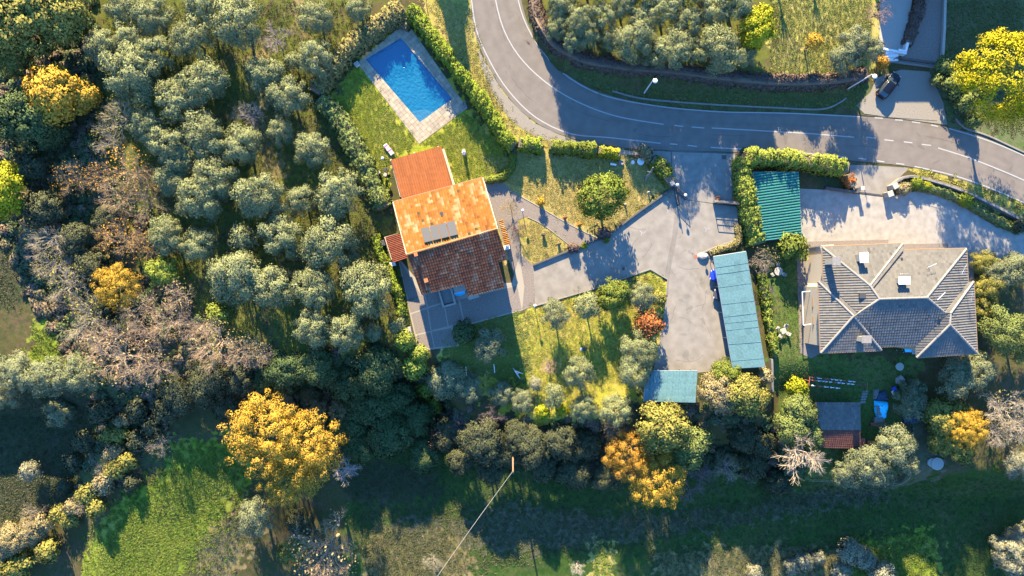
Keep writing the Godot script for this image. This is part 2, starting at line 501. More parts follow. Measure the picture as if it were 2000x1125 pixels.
# a low wall or kerb along a line
func wall_strip(b: MB, line: PackedVector2Array, w: float, y0: float, y1: float, on_ground := false) -> void:
	var n := line.size()
	var l := []; var r := []
	for i in n:
		var d := (line[mini(i + 1, n - 1)] - line[maxi(i - 1, 0)]).normalized()
		var s := Vector2(-d.y, d.x) * w * 0.5
		var g := hgt(line[i].x, line[i].y) if on_ground else 0.0
		l.append(Vector3(line[i].x - s.x, g, line[i].y - s.y)); r.append(Vector3(line[i].x + s.x, g, line[i].y + s.y))
	var a := Vector3(0, y0, 0); var c := Vector3(0, y1, 0); var ch := minf(0.03, w * 0.2)
	for i in n - 1:
		var o: Vector3 = (r[i] - l[i]).normalized() * ch; var o2: Vector3 = (r[i + 1] - l[i + 1]).normalized() * ch
		var dn := Vector3(0, -ch, 0)
		b.quad(l[i] + c + o, l[i + 1] + c + o2, r[i + 1] + c - o2, r[i] + c - o)
		b.quad(l[i] + c + o, l[i] + c + dn, l[i + 1] + c + dn, l[i + 1] + c + o2)
		b.quad(r[i] + c - o, r[i + 1] + c - o2, r[i + 1] + c + dn, r[i] + c + dn)
		b.quad(l[i] + c + dn, l[i] + a, l[i + 1] + a, l[i + 1] + c + dn)
		b.quad(r[i] + c + dn, r[i + 1] + c + dn, r[i + 1] + a, r[i] + a)
	for i in [0, n - 1]:
		b.quad(l[i] + c, r[i] + c, r[i] + a, l[i] + a)

func make_road() -> void:
	var outer := curve([908,-160, 914,-60, 919,0, 926,60, 950,120, 985,180, 1040,235, 1110,268, 1200,286, 1300,293, 1430,297, 1560,305, 1690,316, 1790,328, 1900,358, 2000,398, 2150,470])
	var inner := curve([1000,-160, 1009,-60, 1018,0, 1035,55, 1068,107, 1112,149, 1182,184, 1290,207, 1400,217, 1480,220, 1560,222, 1690,228, 1760,234, 1850,248, 1925,270, 2000,303, 2150,370])
	var b := MB.new()
	# lay the carriageway as crosswise strips between the two edges
	var k := 90
	var oa := PackedVector2Array(); var ia := PackedVector2Array()
	for i in k + 1:
		oa.append(along(outer, float(i) / k)); ia.append(along(inner, float(i) / k))
	for i in k:
		for q in 12:
			# worn wheel tracks and oil stains run along the lanes
			var a := oa[i].lerp(ia[i], q / 12.0); var c := oa[i + 1].lerp(ia[i + 1], q / 12.0); var d := oa[i + 1].lerp(ia[i + 1], (q + 1) / 12.0); var e := oa[i].lerp(ia[i], (q + 1) / 12.0)
			var w: float = [0.93, 1.0, 1.05, 0.97, 1.04, 0.98, 0.95, 1.03, 0.96, 1.05, 1.0, 0.94][q] + 0.05 * noise_b.get_noise_2d(i * 2.0, q * 60.0)
			b.col = Color(w, w, w)
			b.quad(Vector3(e.x, 0.02, e.y), Vector3(d.x, 0.02, d.y), Vector3(c.x, 0.02, c.y), Vector3(a.x, 0.02, a.y))
	var road := structure("road", b, M.asphalt)
	var r := RandomNumberGenerator.new(); r.seed = 44
	var sp := []
	for i in 46:
		var t := r.randf_range(0.06, 0.97); var q := along(outer, t).lerp(along(inner, t), r.randf_range(0.1, 0.9))
		sp.append([q.x * S + 1000.0, q.y * S + 562.5])
	stains(road, 45, sp, M.asphalt, 0.023, 0.2, 0.8)
	var cr := MB.new(); cr.col = Color(0.8, 0.8, 0.8)
	for i in 9:
		var t0 := 0.12 + i * 0.09; var f := r.randf_range(0.2, 0.8); var ln := PackedVector2Array()
		for j in 8: ln.append(along(outer, t0 + j * 0.006).lerp(along(inner, t0 + j * 0.006), f + r.randf_range(-0.012, 0.012)))
		band(cr, ln, 0.0, 0.04, 0.0245)
	part(road, "crack", cr, M.kerb, "stuff")
	b = MB.new()
	var solid := [
		[914,-60, 921,0, 931,60, 957,120, 993,177, 1046,229, 1114,261, 1192,269, 1290,280],
		[961,-60, 968,0, 984,58, 1014,110, 1060,156, 1120,195, 1200,226, 1296,243],
		[1004,-60, 1012,0, 1030,53, 1063,105, 1109,150, 1181,187, 1290,208, 1400,218, 1480,220, 1560,222, 1680,228],
		[1390,250, 1480,255, 1580,261, 1668,268], [1388,288, 1480,293, 1560,298, 1652,307],
		[1832,289, 1900,311, 2000,352, 2130,412], [1853,251, 1925,273, 2000,304, 2130,366], [1786,325, 1860,342, 1930,366, 2000,396, 2130,456],
	]
	for a in solid: band(b, curve(a), 0.0, 0.17, 0.026)
	var dash := [
		[1318,245, 1334,247], [1351,248, 1375,250], [1308,281, 1323,282], [1343,284, 1361,286],
		[1692,268, 1710,270], [1727,273, 1745,275], [1765,277, 1782,279], [1800,282, 1818,284],
		[1708,230, 1724,231], [1748,234, 1763,235], [1781,238, 1797,240], [1818,244, 1832,247],
		[1676,309, 1692,311], [1712,314, 1727,316], [1750,319, 1766,321],
	]
	for a in dash: band(b, pl(a), 0.0, 0.17, 0.026)
	var rm := structure("road_markings", b, M.paint); rm.set_meta("label", "white painted edge, centre and dashed lines on the road")
	# tar seams and the gutter along the lower edge
	b = MB.new()
	band(b, curve([1200,287, 1300,295, 1430,300, 1560,308, 1690,320]), 0.0, 0.12, 0.022)
	band(b, curve([1660,222, 1700,226, 1760,231, 1830,236]), 0.0, 0.1, 0.028)
	band(b, pl([1311,296, 1312,330]), 0.0, 0.12, 0.026)
	structure("road_seam", b, M.kerb)

# irregular stains and tar repairs, flat on a surface
func stains(parent: Node, seed_: int, spots_: Array, m: Material, y: float, lo: float, hi: float) -> void:
	var r := RandomNumberGenerator.new(); r.seed = seed_
	var b := MB.new()
	for q in spots_:
		var c := xz(q[0], q[1]); var rad := r.randf_range(lo, hi); var p := PackedVector2Array(); var tilt := r.randf_range(0, TAU); var st := r.randf_range(0.25, 0.7)
		for k in 14:
			var d := Vector2(cos(k * TAU / 14), sin(k * TAU / 14) * st).rotated(tilt) * rad * r.randf_range(0.65, 1.15)
			p.append(c + d)
		var w := r.randf_range(0.8, 0.92)
		b.col = Color(w, w, w)
		b.flat(p, y)
	part(parent, "stain", b, m, "stuff")

func along(line: PackedVector2Array, t: float) -> Vector2:
	var total := 0.0
	for i in line.size() - 1: total += line[i].distance_to(line[i + 1])
	var want := t * total
	for i in line.size() - 1:
		var d := line[i].distance_to(line[i + 1])
		if want <= d: return line[i].lerp(line[i + 1], want / maxf(d, 1e-6))
		want -= d
	return line[line.size() - 1]

func ground_sheet(called: String, a: Array, y: float, m: Material, label := "") -> MeshInstance3D:
	var b := MB.new()
	b.flat(pl(a), y)
	return structure(called, b, m, label)

func make_yards() -> void:
	# gravel shoulder on the outside of the bend
	var b := MB.new()
	b.flat(pl([932,92, 950,126, 985,184, 1040,239, 1110,271, 1190,288, 1250,298, 1250,303, 1180,300, 1120,288, 1088,281, 1040,264, 1003,240, 976,208, 956,170, 940,130]), 0.008)
	structure("road_shoulder", b, M.gravel)
	# the drive: concrete apron at the road, then old asphalt down to the carports
	ground_sheet("driveway_apron", [1250,296, 1310,294, 1436,299, 1432,400, 1402,398, 1340,390, 1312,366, 1305,350, 1275,312], 0.012, M.concrete)
	var drive := ground_sheet("driveway", [1312,368, 1340,391, 1440,404, 1442,455, 1436,478, 1392,506, 1402,560, 1432,722, 1362,728, 1275,728, 1284,690, 1296,620, 1302,575, 1303,545, 1270,526, 1160,562, 1044,597, 1042,518, 1100,492, 1182,462, 1250,412], 0.016, M.old_asphalt)
	b = MB.new()
	for a in [[1332,400, 1324,450, 1312,505, 1303,545], [1326,398, 1318,450, 1306,500, 1300,530]]: pass
	b.col = Color(0.82, 0.82, 0.82)
	band(b, curve([1322,372, 1322,420, 1316,470, 1306,520, 1302,545]), 0.0, 0.75, 0.02)
	part(drive, "trench_patch", b, M.old_asphalt)
	b = MB.new()
	for i in 13:
		rng.seed = 900 + i
		var p := Vector2(rng.randf_range(1310, 1400), rng.randf_range(520, 715))
		if i > 8: p = Vector2(rng.randf_range(1200, 1290), rng.randf_range(440, 540))
		var a := [p.x, p.y]
		var d := rng.randf_range(0, TAU)
		for j in 6:
			d += rng.randf_range(-0.35, 0.35); p += Vector2(cos(d), sin(d)) * rng.randf_range(4, 11)
			p.x = clampf(p.x, 1306, 1404)  if i <= 8 else clampf(p.x, 1110, 1296)
			a.append(p.x); a.append(p.y)
		band(b, pl(a), 0.0, 0.03, 0.021)
	b.col = Color(0.8, 0.8, 0.8)
	part(drive, "crack", b, M.kerb, "stuff")
	var sp := []
	for i in 34:
		rng.seed = 300 + i
		sp.append([rng.randf_range(1308, 1398), rng.randf_range(400, 715)] if i < 24 else [rng.randf_range(1060, 1280), rng.randf_range(505, 530)])
	stains(drive, 46, sp, M.old_asphalt, 0.0185, 0.2, 0.9)
	b = MB.new()
	for a in [[1302,410, 1306,413, 1302,416], [1376,444, 1380,448, 1386,446], [1380,448, 1377,453], [1250,452, 1256,456, 1261,452], [1254,455, 1252,460], [1206,493, 1211,496, 1216,492]]: band(b, pl(a), 0.0, 0.09, 0.024)
	part(drive, "painted_arrow", b, M.paint)
	b = MB.new(); b.box(P(1359, 501) + Vector3(0, 0.02, 0), Vector3(0.5, 0.03, 0.5))
	part(drive, "drain_grate", b, M.rust)
	b = MB.new(); b.box(P(1414, 307) + Vector3(0, 0.02, 0), Vector3(0.7, 0.02, 0.65))
	part(drive, "manhole_cover", b, M.kerb)
	# garden path and the yard round the villa
	ground_sheet("garden_path", [946,358, 975,352, 1000,372, 1040,398, 1105,432, 1170,468, 1175,466, 1178,462, 1182,464, 1112,490, 1115,478, 1060,437, 1030,422, 1012,430, 1014,470, 1020,500, 1043,519, 1043,598, 1022,606, 1012,560, 985,480, 950,370], 0.009, M.cobble)
	var base := ground_sheet("patio", [776,500, 826,560, 1000,552, 1014,500, 1024,560, 1020,606, 926,632, 884,640, 897,676, 817,686, 800,612, 792,570], 0.012, M.joint, "patio of washed stone panels with pale joints below the villa")
	for a in [[778,504, 822,576, 800,590, 793,570, 785,530], [794,585, 828,576, 834,600, 802,611], [803,614, 834,603, 841,646, 812,652], [813,655, 841,649, 848,678, 819,684],
		[830,575, 862,566, 866,590, 836,599], [836,602, 866,593, 874,637, 843,645], [868,592, 895,586, 905,630, 876,636], [843,648, 880,641, 884,645, 894,674, 850,678],
		[898,585, 914,582, 1010,558, 1019,604, 926,629, 908,630], [900,556, 975,566, 1008,500, 1012,540, 1009,555, 914,579]]:
		b = MB.new(); b.prism(pl(a), 0.0, 0.02)
		part(base, "panel", b, M.cobble)
	# pale yard before the grey house
	ground_sheet("gravel_yard", [1556,368, 1640,372, 1665,378, 1736,386, 1760,378, 1800,372, 1850,384, 1900,412, 1960,446, 2150,500, 2150,520, 1960,510, 1905,495, 1900,560, 1890,560, 1890,490, 1600,490, 1565,488, 1558,420], 0.012, M.yard, "pale crushed stone yard in front of the grey roofed house")
	ground_sheet("entrance_strip", [1660,322, 1692,322, 1776,328, 1752,352, 1738,372, 1735,384, 1668,376, 1660,350], 0.014, M.old_asphalt)
	ground_sheet("house_footing", [1575,472, 1735,468, 1735,484, 1575,490], 0.018, M.cobble)
	ground_sheet("house_footing", [1764,477, 1852,475, 1852,492, 1764,494], 0.018, M.cobble)
	ground_sheet("house_footing", [1556,505, 1582,505, 1600,540, 1602,690, 1585,700, 1562,690], 0.015, M.cobble)
	# forecourt beyond the road and the cobbled ramp
	ground_sheet("forecourt", [1688,222, 1672,206, 1700,180, 1712,152, 1760,136, 1815,140, 1842,200, 1850,244, 1760,232], 0.016, M.gravel, "gravel forecourt where the black car is parked")
	ground_sheet("cobbled_ramp", [1800,-60, 1842,-60, 1839,60, 1832,126, 1760,116, 1775,80, 1796,10], 0.02, M.cobble)
	ground_sheet("white_ramp", [1722,-60, 1790,-60, 1768,92, 1754,104, 1716,100], 0.024, M.ivory, "pale concrete ramp behind the olive terrace")

# ------------------------------------------------------------------ roofs
# a plane through an eave and a peak; the plan outline is carried up onto it
func face(a: Array, ea: int, eb: int, eave_h: float, peak: Vector2, peak_h: float) -> Dictionary:
	var e0 := PH(a[ea * 2], a[ea * 2 + 1], eave_h); var e1 := PH(a[eb * 2], a[eb * 2 + 1], eave_h)
	var pk := PH(peak.x, peak.y, peak_h)
	var n := (e1 - e0).cross(pk - e0).normalized()
	if n.y < 0: n = -n
	var u := (e1 - e0).normalized()
	var v := n.cross(u)
	if v.y < 0: v = -v
	var pl3 := Plane(n, n.dot(e0))
	var out := PackedVector3Array()
	for i in range(0, a.size(), 2):
		var q := xz(a[i], a[i + 1])
		var hit = pl3.intersects_ray(Vector3(0, CAM, 0), Vector3(q.x, -CAM, q.y))
		out.append(hit)
	return {"v": out, "o": e0, "u": u, "up": v, "n": n}

# tiles or ribs laid on a roof plane. kind: 0 barrel tiles, 1 flat concrete tiles, 2 corrugated sheet
func lay(b: MB, f: Dictionary, tw: float, tl: float, amp: float, kind: int, shades: Array, seed_: int, lift := 0.03, run := "up") -> void:
	var u: Vector3 = f.u; var v: Vector3 = f.up; var n: Vector3 = f.n; var o: Vector3 = f.o
	if run == "across":
		var t := u; u = v; v = t
	var poly := PackedVector2Array()
	var lo := Vector2(1e9, 1e9); var hi := -lo
	for p in f.v:
		var q := Vector2((p - o).dot(u), (p - o).dot(v))
		poly.append(q); lo = lo.min(q); hi = hi.max(q)
	var r := RandomNumberGenerator.new(); r.seed = seed_
	var fn := FastNoiseLite.new(); fn.seed = seed_; fn.frequency = 0.3; fn.fractal_octaves = 3
	var prof := [0.0, 1.0, 0.0] if kind == 0 else ([0.0, 1.0, 1.0, 0.0] if kind == 2 else [0.0, 0.25, 1.0])
	var at := [0.0, 0.5, 1.0] if kind == 0 else ([0.0, 0.3, 0.6, 1.0] if kind == 2 else [0.0, 0.7, 1.0])
	var i0 := int(floor(lo.x / tw)); var i1 := int(ceil(hi.x / tw)); var j0 := int(floor(lo.y / tl)); var j1 := int(ceil(hi.y / tl))
	for i in range(i0, i1):
		for j in range(j0, j1):
			var c0 := Vector2(i * tw, j * tl)
			var mid := c0 + Vector2(tw, tl) * 0.5
			var patch := fn.get_noise_2d(mid.x * 2.4, mid.y * 0.8) * 0.8 + r.randf_range(-0.34, 0.34)
			var rough := r.randf()
			var col: Color = shades[0]
			if patch > 0.12: col = shades[0].lerp(shades[1], clampf((patch - 0.12) * 3.0, 0.0, 1.0))
			elif patch < -0.22: col = shades[0].lerp(shades[2], clampf((-patch - 0.22) * 2.2, 0.0, 1.0))
			if rough > 0.985: col = shades[3]
			b.col = col * r.randf_range(0.86, 1.1)
			var tip := r.randf_range(0.016, 0.03) if kind != 2 else 0.0
			for k in at.size() - 1:
				var x0: float = c0.x + at[k] * tw; var x1: float = c0.x + at[k + 1] * tw
				var rect := PackedVector2Array([Vector2(x0, c0.y), Vector2(x1, c0.y), Vector2(x1, c0.y + tl), Vector2(x0, c0.y + tl)])
				var ins := 0
				for q in rect:
					if Geometry2D.is_point_in_polygon(q, poly): ins += 1
				var pieces := [rect]
				if ins < 4:
					pieces = Geometry2D.intersect_polygons(rect, poly)
				for pc in pieces:
					var w := []
					for q in pc:
						var tx := clampf((q.x - x0) / (x1 - x0), 0.0, 1.0)
						var h: float = lift + amp * lerpf(prof[k], prof[k + 1], tx) + tip * (1.0 - (q.y - c0.y) / tl)
						w.append(o + u * q.x + v * q.y + n * h)
					for t in range(1, w.size() - 1): b.tri(w[0], w[t], w[t + 1])
				if kind == 1 and k == 1 and ins == 4:
					# the raised lap of the next tile
					var p0 := o + u * x1 + v * c0.y + n * (lift + amp); var p1 := o + u * x1 + v * (c0.y + tl) + n * (lift + amp)
					b.quad(p0, p1, p1 - n * amp, p0 - n * amp)
			if kind != 2:
				# the exposed lower edge of the tile
				var e0 := c0; var e1 := c0 + Vector2(tw, 0)
				if Geometry2D.is_point_in_polygon(mid, poly) and Geometry2D.is_point_in_polygon(e0 + Vector2(tw * 0.5, 0.01), poly):
					var q0 := o + u * e0.x + v * e0.y + n * lift; var q1 := o + u * e1.x + v * e1.y + n * lift
					var qm := (q0 + q1) * 0.5
					if kind == 0: b.tri(q0, qm + n * (amp + tip), q1)
					else: b.quad(q0, q0 + n * tip, q1 + n * tip, q1)

func deck_of(b: MB, f: Dictionary, thick: float) -> void:
	b.sheet3(f.v, thick)
func on(f: Dictionary, px: float, py: float) -> Vector3:
	var q := xz(px, py)
	return Plane(f.n, f.n.dot(f.o)).intersects_ray(Vector3(0, CAM, 0), Vector3(q.x, -CAM, q.y))
func cap_line(b: MB, p: Vector3, q: Vector3, r: float) -> void:
	var k := maxi(1, int(p.distance_to(q) / 0.42))
	for i in k:
		b.col = Color(1, 1, 1) * rng.randf_range(0.85, 1.08)
		var s := p.lerp(q, float(i) / k); var e := p.lerp(q, (i + 1.0) / k)
		b.tube([s, e], [r * 1.08, r * 0.92], 7, true)

# a wall box with real openings is not needed from above: solid walls, with windows set in reveals
func wall_window(house: Node3D, at: Vector3, turn: float, w: float, h: float, shutter: Material) -> void:
	var fr := MB.new()
	var bs := Basis(Vector3.UP, turn)
	for s in [-1, 1]:
		fr.box(at + bs * Vector3(s * (w / 2 + 0.04), 0, 0.05), Vector3(0.08, h + 0.16, 0.12), turn)
		fr.box(at + bs * Vector3(0, s * (h / 2 + 0.04), 0.05), Vector3(w, 0.08, 0.12), turn)
	fr.box(at + bs * Vector3(0, 0, 0.04), Vector3(0.06, h, 0.08), turn)
	var win := part(house, "window", fr, M.white)
	for s in [-1, 1]:
		var g := MB.new(); g.box(at + bs * Vector3(s * (w / 4 + 0.01), 0, 0.02), Vector3(w / 2 - 0.06, h, 0.03), turn)
		part(win, "pane", g, M.glass)
		var sh := MB.new()
		sh.box(at + bs * Vector3(s * (w * 0.75 + 0.12), 0, 0.05), Vector3(w / 2, h + 0.1, 0.05), turn)
		part(win, "shutter", sh, shutter)
	var si := MB.new(); si.box(at + bs * Vector3(0, -h / 2 - 0.11, 0.09), Vector3(w + 0.3, 0.06, 0.2), turn)
	part(win, "sill", si, M.stone)

func house_walls(house: Node3D, foot: Array, h: float, eave: float, m: Material) -> void:
	var p := PackedVector2Array()
	for i in range(0, foot.size(), 2):
		var q := PH(foot[i], foot[i + 1], eave); p.append(Vector2(q.x, q.z))
	var ins: Array = Geometry2D.offset_polygon(p, -0.65)
	var b := MB.new(); b.prism(ins[0], -0.1, h)
	part(house, "wall", b, m)

func chimney(house: Node3D, px: float, py: float, base: float, top: float, w: float, d: float, turn: float, cap: Material) -> void:
	var q := PH(px, py, top)
	var b := MB.new()
	b.box(Vector3(q.x, (base + top) / 2 - 0.15, q.z), Vector3(w * 0.66, top - base - 0.3, d * 0.66), turn)
	var c := part(house, "chimney", b, M.ivory)
	for sx in [-1, 1]:
		for sz in [-1, 1]:
			b = MB.new(); b.box(Vector3(q.x, top - 0.2, q.z) + Basis(Vector3.UP, turn) * Vector3(sx * w * 0.26, 0, sz * d * 0.26), Vector3(0.12, 0.24, 0.12), turn)
			part(c, "cap_leg", b, M.ivory)
	b = MB.new(); b.slab(Vector3(q.x, top - 0.04, q.z), Vector3(w, 0.09, d), turn, 0.02)
	part(c, "cap", b, cap)

func antenna(house: Node3D, at: Vector3, h: float, turn: float) -> void:
	var b := MB.new()
	b.tube([at, at + Vector3(0, h, 0)], [0.03, 0.025], 5)
	var bs := Basis(Vector3.UP, turn)
	var t := at + Vector3(0, h - 0.1, 0)
	b.tube([t - bs.x * 0.7, t + bs.x * 0.7], [0.02, 0.02], 4)
	for i in 6:
		var q := t + bs.x * (-0.65 + i * 0.26)
		b.tube([q - bs.z * (0.4 - i * 0.04), q + bs.z * (0.4 - i * 0.04)], [0.015, 0.015], 4)
	part(house, "antenna", b, M.metal)

# ------------------------------------------------------------------ the villa
func make_villa() -> void:
	var house := thing("villa", "villa with an orange barrel tiled gable roof carrying solar panels beside the pool lawn", "house")
	var tc := [lin(0.5, 0.225, 0.055), lin(0.62, 0.44, 0.24), lin(0.36, 0.13, 0.045), lin(0.16, 0.12, 0.07)]
	var RH := 9.4; var EU := 6.8; var EL := 7.3
	var up := face([768.5,395, 942,347.5, 971,447, 795,497], 0, 1, EU, Vector2(795, 497), RH)
	var lo := face([795,497, 971,447, 991,507, 973,512, 986,560, 914,578, 906,554, 823,575], 7, 6, EL, Vector2(795, 497), RH)
	house_walls(house, [770,400, 940,352, 970,447, 990,507, 975,513, 985,556, 914,576, 906,553, 824,573, 795,497], 6.7, 7.0, M.stucco)
	var b := MB.new(); deck_of(b, up, 0.16); deck_of(b, lo, 0.16)
	var roof := part(house, "roof", b, M.wood)
	b = MB.new(); lay(b, up, 0.36, 0.42, 0.12, 0, tc, 5)
	part(roof, "tile_field", b, M.tile, "stuff")
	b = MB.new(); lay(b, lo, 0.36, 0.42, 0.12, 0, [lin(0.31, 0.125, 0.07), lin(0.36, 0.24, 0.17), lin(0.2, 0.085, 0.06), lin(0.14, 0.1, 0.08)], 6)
	part(roof, "tile_field", b, M.tile, "stuff")
	b = MB.new(); cap_line(b, on(up, 795, 497) + Vector3(0, 0.06, 0), on(up, 971, 447) + Vector3(0, 0.06, 0), 0.17)
	M.ridge_clay = mat(0.27, 0.12, 0.05, 0.9)
	part(roof, "ridge_tile", b, M.ridge_clay)
	# gutters
	for q in [[on(up, 768, 394), on(up, 942, 346.5)], [on(lo, 823, 576), on(lo, 906, 555)], [on(lo, 914, 579), on(lo, 986, 561)]]:
		b = MB.new(); b.tube(q, [0.08, 0.08], 6); part(roof, "gutter", b, M.wood)
	for q in [[on(up, 942, 347.5) + Vector3(0.06, 0.02, 0), on(up, 971, 447) + Vector3(0.06, 0.02, 0)], [on(up, 768.5, 395) - Vector3(0.06, -0.02, 0), on(up, 795, 497) - Vector3(0.06, -0.02, 0)]]:
		b = MB.new(); b.tube(q, [0.09, 0.09], 5); part(roof, "verge_trim", b, M.stucco)
	# solar panels, four on low frames
	for i in 4:
		var t0 := i / 4.0 + 0.006; var t1 := (i + 1) / 4.0 - 0.012
		var a := Vector2(822, 447.5).lerp(Vector2(888.5, 431.5), t0); var c := Vector2(822, 447.5).lerp(Vector2(888.5, 431.5), t1)
		var d := Vector2(830, 476).lerp(Vector2(896, 460), t1); var e := Vector2(830, 476).lerp(Vector2(896, 460), t0)
		var q := PackedVector3Array()
		for p in [a, c]: q.append(on(up, p.x, p.y) + up.n * 0.2)
		for p in [d, e]: q.append(on(up, p.x, p.y) + up.n * 0.42)
		b = MB.new(); b.sheet3(q, 0.06)
		var sp := part(house, "solar_panel", b, M.kerb)
		var g := PackedVector3Array(); var mid := (q[0] + q[1] + q[2] + q[3]) / 4.0
		for p in q: g.append(mid + (p - mid) * 0.95 + up.n * 0.008)
		b = MB.new(); b.sheet3(g, 0.006)
		part(sp, "glass", b, M.panel)
	b = MB.new(); b.box(on(up, 863, 418.5) + Vector3(0, 0.1, 0), Vector3(0.4, 0.25, 0.6), 0.28)
	part(house, "roof_vent", b, M.dark_metal)
	antenna(house, on(up, 946, 455), 1.6, 0.4)
	chimney(house, 832, 548, 7.3, 8.7, 0.55, 0.55, 0.28, M.clay)
	chimney(house, 812, 497, 8.4, 9.7, 0.5, 0.5, 0.28, M.clay)
	# ridge capping of the lower wing step
	for q in [[on(lo, 805, 524), on(lo, 829, 518)], [on(lo, 955, 482), on(lo, 981, 476)]]:
		b = MB.new(); b.tube(q, [0.07, 0.07], 5); part(roof, "step_flashing", b, M.dark_metal)
	# porch with a plain orange corrugated roof
	var pf := face([763.5,312.5, 861,285.5, 883.5,361.5, 785,389.5], 0, 1, 3.0, Vector2(785, 389.5), 3.9)
	b = MB.new(); deck_of(b, pf, 0.12)
	var porch := part(house, "porch_roof", b, M.wood)
	b = MB.new(); lay(b, pf, 0.34, 3.0, 0.1, 0, [lin(1, 1, 1), lin(1.05, 1.05, 1.0), lin(0.95, 0.94, 0.92), lin(1.1, 1.1, 1.1)], 8)
	part(porch, "corrugated_sheet", b, M.sheet_orange, "stuff")
	for p in [[767, 316], [858, 291], [812, 303], [878, 352]]:
		b = MB.new(); b.box(PH(p[0], p[1], 1.45), Vector3(0.25, 2.9, 0.25), 0.27); part(house, "porch_post", b, M.stucco)
	b = MB.new(); wall_strip(b, pl([866,292, 887,362]), 0.35, 0.0, 0.5)
	part(house, "side_wall", b, M.stucco)
	b = MB.new(); wall_strip(b, pl([770,318, 788,388]), 0.3, 0.0, 2.3)
	part(house, "porch_side_wall", b, M.stucco)
	# lean-to on the grove side
	var lf := face([752.5,463, 783,455, 798,503, 768,513], 0, 3, 2.5, Vector2(798, 503), 3.0)
	b = MB.new(); deck_of(b, lf, 0.1)
	var lean := part(house, "lean_to_roof", b, M.wood)
	b = MB.new(); lay(b, lf, 0.25, 0.4, 0.05, 0, [lin(0.33, 0.1, 0.06), lin(0.36, 0.13, 0.08), lin(0.26, 0.08, 0.05), lin(0.2, 0.08, 0.05)], 9)
	part(lean, "tile_field", b, M.tile, "stuff")
	b = MB.new(); b.prism(Geometry2D.offset_polygon(pl([754,464, 784,456, 796,503, 769,511]), -0.15)[0], 0.0, 2.4)
	part(house, "lean_to_wall", b, M.stucco)
	# tiled awning along the sunny flank
	var af := face([974,431, 981,429, 997,476, 986,480], 1, 2, 2.5, Vector2(974, 431), 2.9)
	b = MB.new(); deck_of(b, af, 0.08)
	var aw := part(house, "awning", b, M.wood)
	b = MB.new(); lay(b, af, 0.26, 0.5, 0.08, 0, tc, 10)
	part(aw, "tile_field", b, M.tile, "stuff")
	for p in [[980, 432], [988, 455], [995, 474]]:
		b = MB.new(); b.box(PH(p[0], p[1], 1.2), Vector3(0.14, 2.4, 0.14), 0.3); part(house, "awning_post", b, M.wood)
	# steps and the little balcony in the notch
	b = MB.new()
	var turn := 0.27; var bs := Basis(Vector3.UP, turn)
	var s0 := PH(873, 577, 0.0)
	for i in 9: b.box(s0 + bs * Vector3(0, -0.1 - i * 0.05, -1.2 + i * 0.27) + Vector3(0, 0.62, 0), Vector3(1.5, 0.1, 0.27), turn)
	part(house, "step", b, M.stone)
	b = MB.new()
	for s in [-1, 1]: b.box(s0 + bs * Vector3(s * 0.92, 0.36, -0.05), Vector3(0.28, 0.78, 2.9), turn)
	b.box(s0 + bs * Vector3(0, 0.2, 1.5), Vector3(2.1, 0.4, 0.28), turn)
	part(house, "stair_wall", b, M.ivory)
	b = MB.new(); b.box(PH(897, 562, 2.9), Vector3(1.7, 0.15, 1.3), turn); b.box(PH(925, 580, 3.0), Vector3(1.6, 0.15, 0.5), turn)
	part(house, "balcony", b, M.ivory)
	for p in [[850, 571, 2.4], [943, 574, 2.4], [850, 571, 5.2], [943, 574, 5.2]]: wall_window(house, PH(p[0], p[1], p[2]) + bs * Vector3(0, 0, -0.42), turn, 1.1, 1.3, M.wood)
	for p in [[977, 470, 5.0], [966, 432, 5.0]]: wall_window(house, PH(p[0], p[1], p[2]) + bs * Vector3(-0.45, 0, 0), turn + PI / 2, 1.0, 1.3, M.wood)

